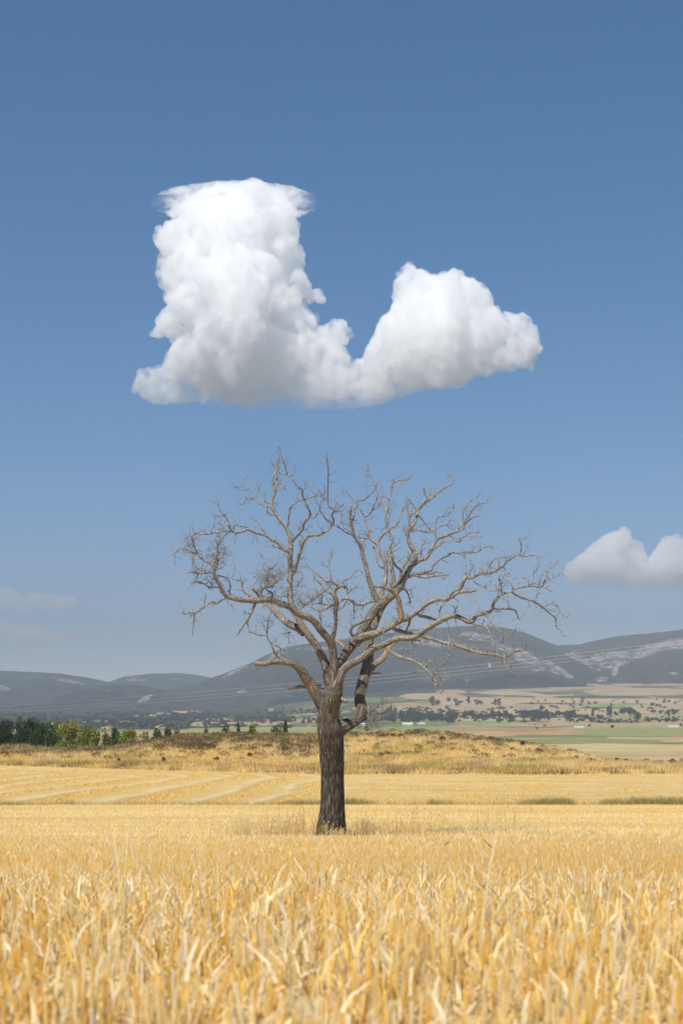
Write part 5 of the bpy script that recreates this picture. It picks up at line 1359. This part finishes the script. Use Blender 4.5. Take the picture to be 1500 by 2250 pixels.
def frustum_pts(n, y0, y1, r_, extra=1.0, power=1.0):
    """uniform ground density inside the view wedge plus a margin"""
    a = 0.245
    Y = []
    while len(Y) < n:
        y = r_.uniform(y0, y1, n); ok = r_.random(n) < (a * y + extra) / (a * y1 + extra); Y = np.concatenate([Y, y[ok]])
    Y = Y[:n]
    return r_.uniform(-1, 1, n) * (a * Y + extra), Y

def build(name, parts, mat, label):
    V = []; Fq = []; C = []; b = 0
    for v, f, c in parts:
        V.append(v); C.append(c); Fq.append(f + b); b += len(v)
    return tag(link(name, mesh_np(name, np.concatenate(V), np.concatenate(Fq), col=np.concatenate(C)), mat), label, None, None, "stuff")

r_ = np.random.default_rng(23)
parts = []
def height_field(x, y): return 0.8 + 0.4 * fbm(x / 0.5, y / 0.5, 2, 17)
# nearest, 0.5-6 m: plants of several stems each
nc = 3400
cx_, cy_ = frustum_pts(nc, 0.55, 6.0, r_, 0.9)
kk_ = r_.random(nc) < np.clip(0.6 + cy_ / 5, 0, 1); cx_, cy_ = cx_[kk_], cy_[kk_]; nc = len(cx_)
per = r_.integers(2, 6, nc); k = np.repeat(np.arange(nc), per); n = len(k)
x = cx_[k] + r_.normal(0, 0.016, n); y = np.maximum(cy_[k] + r_.normal(0, 0.016, n), 0.5)
h = r_.uniform(0.08, 0.165, n) * height_field(x, y) * np.where(y < 1.1, 0.72, 1)
pal = np.where(r_.random(n)[:, None] < 0.3, pick(PALE, n, r_), pick(GOLD, n, r_))
lean = np.abs(r_.normal(0, 0.17, n)); lean = np.where(r_.random(n) < 0.12, r_.uniform(0.3, 0.75, n), lean)
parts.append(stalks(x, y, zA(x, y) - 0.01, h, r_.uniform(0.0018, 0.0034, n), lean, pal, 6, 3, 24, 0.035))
# dry leaves and sheaths on the near stems
n = 9000
x, y = frustum_pts(n, 0.6, 6.5, r_, 0.9)
c = np.where(r_.random(n)[:, None] < 0.6, pick(PALE, n, r_), pick(GOLD, n, r_))
parts.append(blades(x, y, zA(x, y) + r_.uniform(0, 0.11, n), r_.uniform(0.03, 0.10, n), r_.uniform(0.004, 0.009, n), r_.uniform(0.3, 1.0, n), c, 0.15, seg=2, seed=25, tip=0.35))
# chaff and broken straw lying on the soil
n = 26000
x, y = frustum_pts(n, 0.6, 7, r_, 1.0)
c = np.where(r_.random(n)[:, None] < 0.5, pick(PALE, n, r_), pick(GOLD, n, r_))
parts.append(stalks(x, y, zA(x, y) + r_.uniform(0.0, 0.035, n), r_.uniform(0.04, 0.13, n), r_.uniform(0.0016, 0.0028, n), r_.uniform(0.965, 1.0, n), c, 4, 1, 26, 0.05))
build("near_stubble", parts, mat_straw, "golden cut wheat stubble filling the foreground")
# a few taller stalks that the blade missed
parts = []
tall = [(270, 1806, 4.6, 0.03), (276, 1835, 4.4, 0.08), (445, 1834, 4.2, 0.05), (1040, 1848, 3.2, -0.08), (310, 1803, 7.5, 0.12), (297, 1812, 7.6, -0.2)]
for i, (px, py, Y, ln_) in enumerate(tall):
    X0, _, Zt = P(px, py, Y); zg = float(zA(X0, Y)); hh = Zt - zg
    for j in range(2 if i % 2 == 0 else 1):
        v, f, c = stalks(np.array([X0 - ln_ * hh * 0.5 + j * 0.008]), np.array([Y + j * 0.01]), np.array([zg]), np.array([hh * (1 - 0.12 * j)]), np.array([0.0024]), np.array([abs(ln_) * 0.6]), np.array([PALE[i % 4]]), 6, 6, 300 + i * 3 + j, 0.12)
        parts.append((v, f, c))
build("tall_straw_stalks", parts, mat_straw, "few taller pale straw stalks standing above the foreground stubble")

# middle distance 6-34 m
parts = []
n = 120000
x, y = frustum_pts(n, 5.8, 34, r_, 1.6)
keep_ = r_.random(n) < np.clip(1.25 - y / 60, 0.5, 1); x, y = x[keep_], y[keep_]; n = len(x)
pal = np.where(r_.random(n)[:, None] < 0.3, pick(PALE, n, r_), pick(GOLD, n, r_))
hm = np.interp(y, [6, 14, 24, 34], [0.15, 0.13, 0.09, 0.06])
lean = np.abs(r_.normal(0, 0.14, n)); lean = np.where(r_.random(n) < 0.02, r_.uniform(0.4, 0.9, n), lean)
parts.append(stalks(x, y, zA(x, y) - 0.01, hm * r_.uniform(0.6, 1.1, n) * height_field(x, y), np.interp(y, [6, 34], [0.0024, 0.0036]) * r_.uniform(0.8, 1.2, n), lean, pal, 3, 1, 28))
n = 30000
x, y = frustum_pts(n, 5.8, 40, r_, 1.6)
c = np.where(r_.random(n)[:, None] < 0.6, pick(PALE, n, r_), pick(GOLD, n, r_))
parts.append(blades(x, y, zA(x, y) + r_.uniform(0, 0.06, n), r_.uniform(0.05, 0.14, n), r_.uniform(0.004, 0.009, n), r_.uniform(0.5, 1.0, n), c, 0.15, seg=1, seed=29, tip=0.5))
build("middle_stubble", parts, mat_straw, "fine pale stubble between the foreground and the dead tree")
# far part 33-74 m
parts = []
n = 170000
x, y = frustum_pts(n, 33, 74, r_, 2.5)
rowp = fbm(x / 12.0, y / 1.6, 3, 91)
pal = np.where(r_.random(n)[:, None] < 0.35 + 0.5 * (rowp[:, None] - 0.5), pick(PALE, n, r_), pick(GOLD, n, r_)) * (0.82 + 0.3 * rowp[:, None])
parts.append(blades(x, y, zA(x, y) - 0.01, r_.uniform(0.04, 0.10, n), r_.uniform(0.007, 0.014, n), np.abs(r_.normal(0, 0.3, n)).clip(0, 0.9), pal, 0.15, seg=1, seed=31, tip=0.7))
build("far_stubble", parts, mat_grass, "short even stubble behind the dead tree")

# ------------------------------------------------------------------ uncut wheat and weeds round the foot of the tree
r_ = np.random.default_rng(33)
parts = []
def clump_zone(px0, px1, y0, y1, n, h0, h1, pal, seed, ears=0.4, thick=0.0040, lean_s=0.12):
    px = (px0 + px1) / 2 + (px1 - px0) / 2 * np.clip(r_.normal(0, 0.5, n), -1.25, 1.25); y = r_.uniform(y0, y1, n); x = (px - 750) / F * y
    cl = vnoise(px / 9.0, y, seed); ok = r_.random(n) < 0.25 + cl; x, y, px = x[ok], y[ok], px[ok]; n = len(x)
    h = r_.uniform(h0, h1, n) * (0.75 + 0.5 * vnoise(px / 16.0, 0.5, seed))
    lean = np.abs(r_.normal(0, lean_s, n)).clip(0, 0.7)
    c = pick(pal, n, r_)
    parts.append(stalks(x, y, zA(x, y) - 0.01, h, np.full(n, thick), lean, c, 3, 3, seed, 0.12))
    # hanging ears / leaves
    ne = int(n * ears); i = r_.choice(n, ne, replace=False)
    parts.append(blades(x[i] + r_.normal(0, 0.015, ne), y[i], zA(x[i], y[i]) + h[i] * r_.uniform(0.7, 1.0, ne), r_.uniform(0.04, 0.09, ne), np.full(ne, 0.018), r_.uniform(0.3, 0.95, ne), c[i] * 0.92, 0.15, seg=2, seed=seed + 1, tip=0.2))
    nl = n; j = r_.integers(0, n, nl)
    parts.append(blades(x[j], y[j], zA(x[j], y[j]) + h[j] * r_.uniform(0, 0.6, nl), r_.uniform(0.08, 0.2, nl), np.full(nl, 0.008), r_.uniform(0.2, 0.9, nl), c[j], 0.15, seg=2, seed=seed + 2, tip=0.3))
W1 = [(0.95, 0.80, 0.46), (0.96, 0.85, 0.55), (0.92, 0.74, 0.36)]
W2 = [(0.90, 0.70, 0.34), (0.80, 0.57, 0.25), (0.93, 0.78, 0.45)]
clump_zone(482, 640, 32.7, 35, 700, 0.26, 0.50, W1, 51)
clump_zone(560, 695, 32.6, 34.8, 300, 0.28, 0.52, W2, 54, 0.5)
clump_zone(690, 775, 32.2, 32.8, 150, 0.10, 0.36, W2, 57, 0.4)
clump_zone(690, 712, 32.3, 33.3, 60, 0.3, 0.6, [(0.22, 0.15, 0.08), (0.4, 0.27, 0.12)], 58, 0.2)
clump_zone(762, 885, 32.6, 34.6, 360, 0.16, 0.42, W2, 60, 0.4)
clump_zone(860, 970, 31.8, 34.0, 260, 0.12, 0.34, W2, 63, 0.3)
clump_zone(760, 1100, 33, 40, 110, 0.35, 0.75, [(0.50, 0.34, 0.15), (0.62, 0.46, 0.22)], 66, 0.7, 0.0018)
clump_zone(540, 700, 33, 38, 60, 0.5, 0.95, [(0.42, 0.28, 0.12), (0.55, 0.40, 0.2)], 69, 0.4, 0.0018)
clump_zone(1040, 1160, 34, 44, 26, 0.5, 0.9, [(0.34, 0.22, 0.10)], 72, 0.7, 0.0018)
build("uncut_wheat", parts, mat_straw, "tuft of uncut wheat and dry weeds round the foot of the dead tree")

# dark fallen twigs in the stubble
def ground_stick(px, py, Y, L, rz, lean, label):
    x, _, _ = P(px, py, Y); z = float(zA(x, Y)) + 0.10
    T_ = Tubes(); rr_s = random.Random(px); pts = []; q = np.zeros(3)
    d = np.array([math.cos(rz) * math.cos(lean), math.sin(rz) * math.cos(lean), math.sin(lean)])
    for i in range(9):
        pts.append(q.copy()); d = d + np.array([rr_s.gauss(0, .1) for _ in range(3)]); d /= np.linalg.norm(d); q = q + d * L / 8
    T_.add(np.array(pts), np.linspace(0.008, 0.003, 9), 5)
    o = link("fallen_twig", T_.mesh("fallen_twig"), mat_bark); o.location = (x, Y, z)
    tag(o, label, "twig", "fallen twigs in the stubble")
ground_stick(976, 1866, 20, 0.10, 0.6, 0.6, "short dark twig sticking up in the stubble right of the tree")
ground_stick(1081, 1872, 18, 0.25, 2.6, 0.6, "longer dark twig leaning in the stubble at the right")
# ------------------------------------------------------------------ overhead wires crossing the valley
m = NT("wire_metal"); mat_wire = m.surf(m.principled((0.55, 0.56, 0.58), 0.6, None, 0.5))
wires = [([(0, 1552), (250, 1535), (500, 1515), (700, 1497), (900, 1477), (960, 1470), (1200, 1443), (1500, 1407)], "topmost of the three overhead wires"),
         ([(0, 1560), (250, 1543), (500, 1523), (700, 1506), (900, 1486), (960, 1479), (1200, 1450), (1500, 1414)], "middle one of the three overhead wires"),
         ([(0, 1566), (250, 1550), (500, 1531), (700, 1514), (900, 1493), (960, 1487), (1200, 1457), (1500, 1422)], "lowest of the three overhead wires")]
for w_, lab in wires:
    w_ = np.array(w_, float)
    co = np.polyfit(w_[:, 0], w_[:, 1], 2)
    pxs_ = np.linspace(-350, 1850, 90)
    iy = 0.00161 + (0.00571 - 0.00161) * pxs_ / 1500.0
    Yw = 1 / iy; rows_ = np.polyval(co, pxs_)
    pts = np.stack([(pxs_ - 750) / F * Yw, Yw, (HOR - rows_) / F * Yw], 1)
    T_ = Tubes(); T_.add(pts, np.full(90, 0.016), 5)
    o = link("overhead_wire", T_.mesh("overhead_wire"), mat_wire)
    tag(o, lab + " across the valley, thin and pale", "wire", "overhead wires")

# ------------------------------------------------------------------ far farm buildings
def flat_mat(name, c, r=0.85):
    m = NT(name); return m.surf(m.principled(m.mix(m.ramp(m.noise(m.pos(), 1.5, 3, 0.6), [(0.35, 0.3), (0.65, 0.0)]), c, tuple(v * 0.7 for v in c)), r))
mw_white = flat_mat("white_plaster", (0.78, 0.76, 0.72)); mw_tan = flat_mat("tan_plaster", (0.55, 0.44, 0.32)); mw_rust = flat_mat("ochre_wall", (0.50, 0.38, 0.27))
mr_tile = flat_mat("clay_tile", (0.36, 0.20, 0.13)); mr_pale = flat_mat("pale_sheet_roof", (0.72, 0.72, 0.70)); md_red = flat_mat("red_paint", (0.42, 0.05, 0.04)); m_win = flat_mat("dark_opening", (0.05, 0.05, 0.06))
def quads_box(x0, x1, y0, y1, z0, z1):
    v = [(x, y, z) for z in (z0, z1) for y in (y0, y1) for x in (x0, x1)]
    f = [(0, 2, 3, 1), (4, 5, 7, 6), (0, 1, 5, 4), (2, 6, 7, 3), (0, 4, 6, 2), (1, 3, 7, 5)]
    return np.array(v, float), np.array(f)
def house(px, py, wpx, hpx, wall, roof, label, door=None, wins=0, cat='house', name='farmhouse', rh=0.35):
    x, Y, z = valley_at(px, py); s = Y / F; W, H, Dp = wpx * s, hpx * s, max(wpx * 0.55 * s, 6)
    t = empty(name, (x, Y, z)); tag(t, label, cat, "farm buildings in the valley")
    wh = H * (1 - rh)
    v, f = quads_box(-W / 2, W / 2, 0, Dp, -2, wh); link("wall", mesh_np("wall", v, f), wall, t)
    e = 0.3
    rv_ = np.array([(-W / 2 - e, -e, wh + .003), (W / 2 + e, -e, wh + .003), (W / 2 + e, Dp + e, wh + .003), (-W / 2 - e, Dp + e, wh + .003), (-W / 2 - e, Dp / 2, H), (W / 2 + e, Dp / 2, H)])
    me = mesh_np("roof", rv_, [np.array([(0, 1, 5, 4), (2, 3, 4, 5), (0, 3, 2, 1)]), np.array([(0, 4, 3), (1, 2, 5)])]); link("roof", me, roof, t)
    if door:
        v, f = quads_box(W * door[0], W * door[1], -0.25, 0.0, 0, wh * door[2]); link("door", mesh_np("door", v, f), md_red, t)
    for k in range(wins):
        cx = (-0.5 + (k + 0.5) / wins) * W
        v, f = quads_box(cx - W * 0.05, cx + W * 0.05, -0.2, 0.0, wh * 0.4, wh * 0.75); link("window", mesh_np("window", v, f), m_win, t)
house(1191, 1597, 30, 9, mw_rust, mr_tile, "tan barn with a large red door on the plain", (0.05, 0.28, 0.75), 0, 'barn', 'barn', 0.3)
house(1172, 1596, 18, 6, mw_tan, mr_tile, "low tan shed joined to the red doored barn", None, 0, 'shed', 'barn')
house(895, 1594, 22, 6, mw_white, mr_pale, "long white farm shed right of the dead tree", None, 3, 'shed', 'farm_shed', 0.45)
house(925, 1593, 16, 5, mw_tan, mr_pale, "low pale shed beside the long white shed", None, 2, 'shed', 'farm_shed', 0.4)
house(800, 1594, 12, 5, mw_white, mr_pale, "small white shed just right of the dead trunk", None, 1, 'shed', 'farm_shed', 0.4)
house(1271, 1599, 20, 3.4, mw_white, mr_pale, "very low pale shed left of the green field", None, 0, 'shed', 'farm_shed', 0.4)
house(1478, 1598, 22, 3.6, mw_white, mr_pale, "very low pale shed near the right edge", None, 0, 'shed', 'farm_shed', 0.4)
for i, (px, py, w, h, mt, lab) in enumerate([
 (1160, 1561, 9, 5, mw_tan, "tan village house left of the lone oval tree"), (1172, 1560, 7, 5, mw_white, "white village house behind the lone oval tree"), (1148, 1559, 8, 4.5, mw_rust, "ochre house at the left end of the hamlet"),
 (1200, 1563, 7, 4, mw_tan, "tan house right of the lone oval tree"), (595, 1563, 12, 7, mw_tan, "pale house at the foot of the main mountain"), (650, 1575, 16, 5, mw_tan, "long tan house left of the dead trunk"),
 (510, 1599, 8, 4, mw_tan, "small tan hut on the edge of the green field"), (680, 1597, 10, 4, mw_rust, "ochre hut touching the left of the dead trunk"), (1046, 1576, 8, 4, mw_white, "white house within the long tree belt"), (1440, 1551, 6, 3.5, mw_tan, "tiny tan house high on the right slope")]):
    house(px, py, w, h, mt, mr_tile, lab, None, 2)
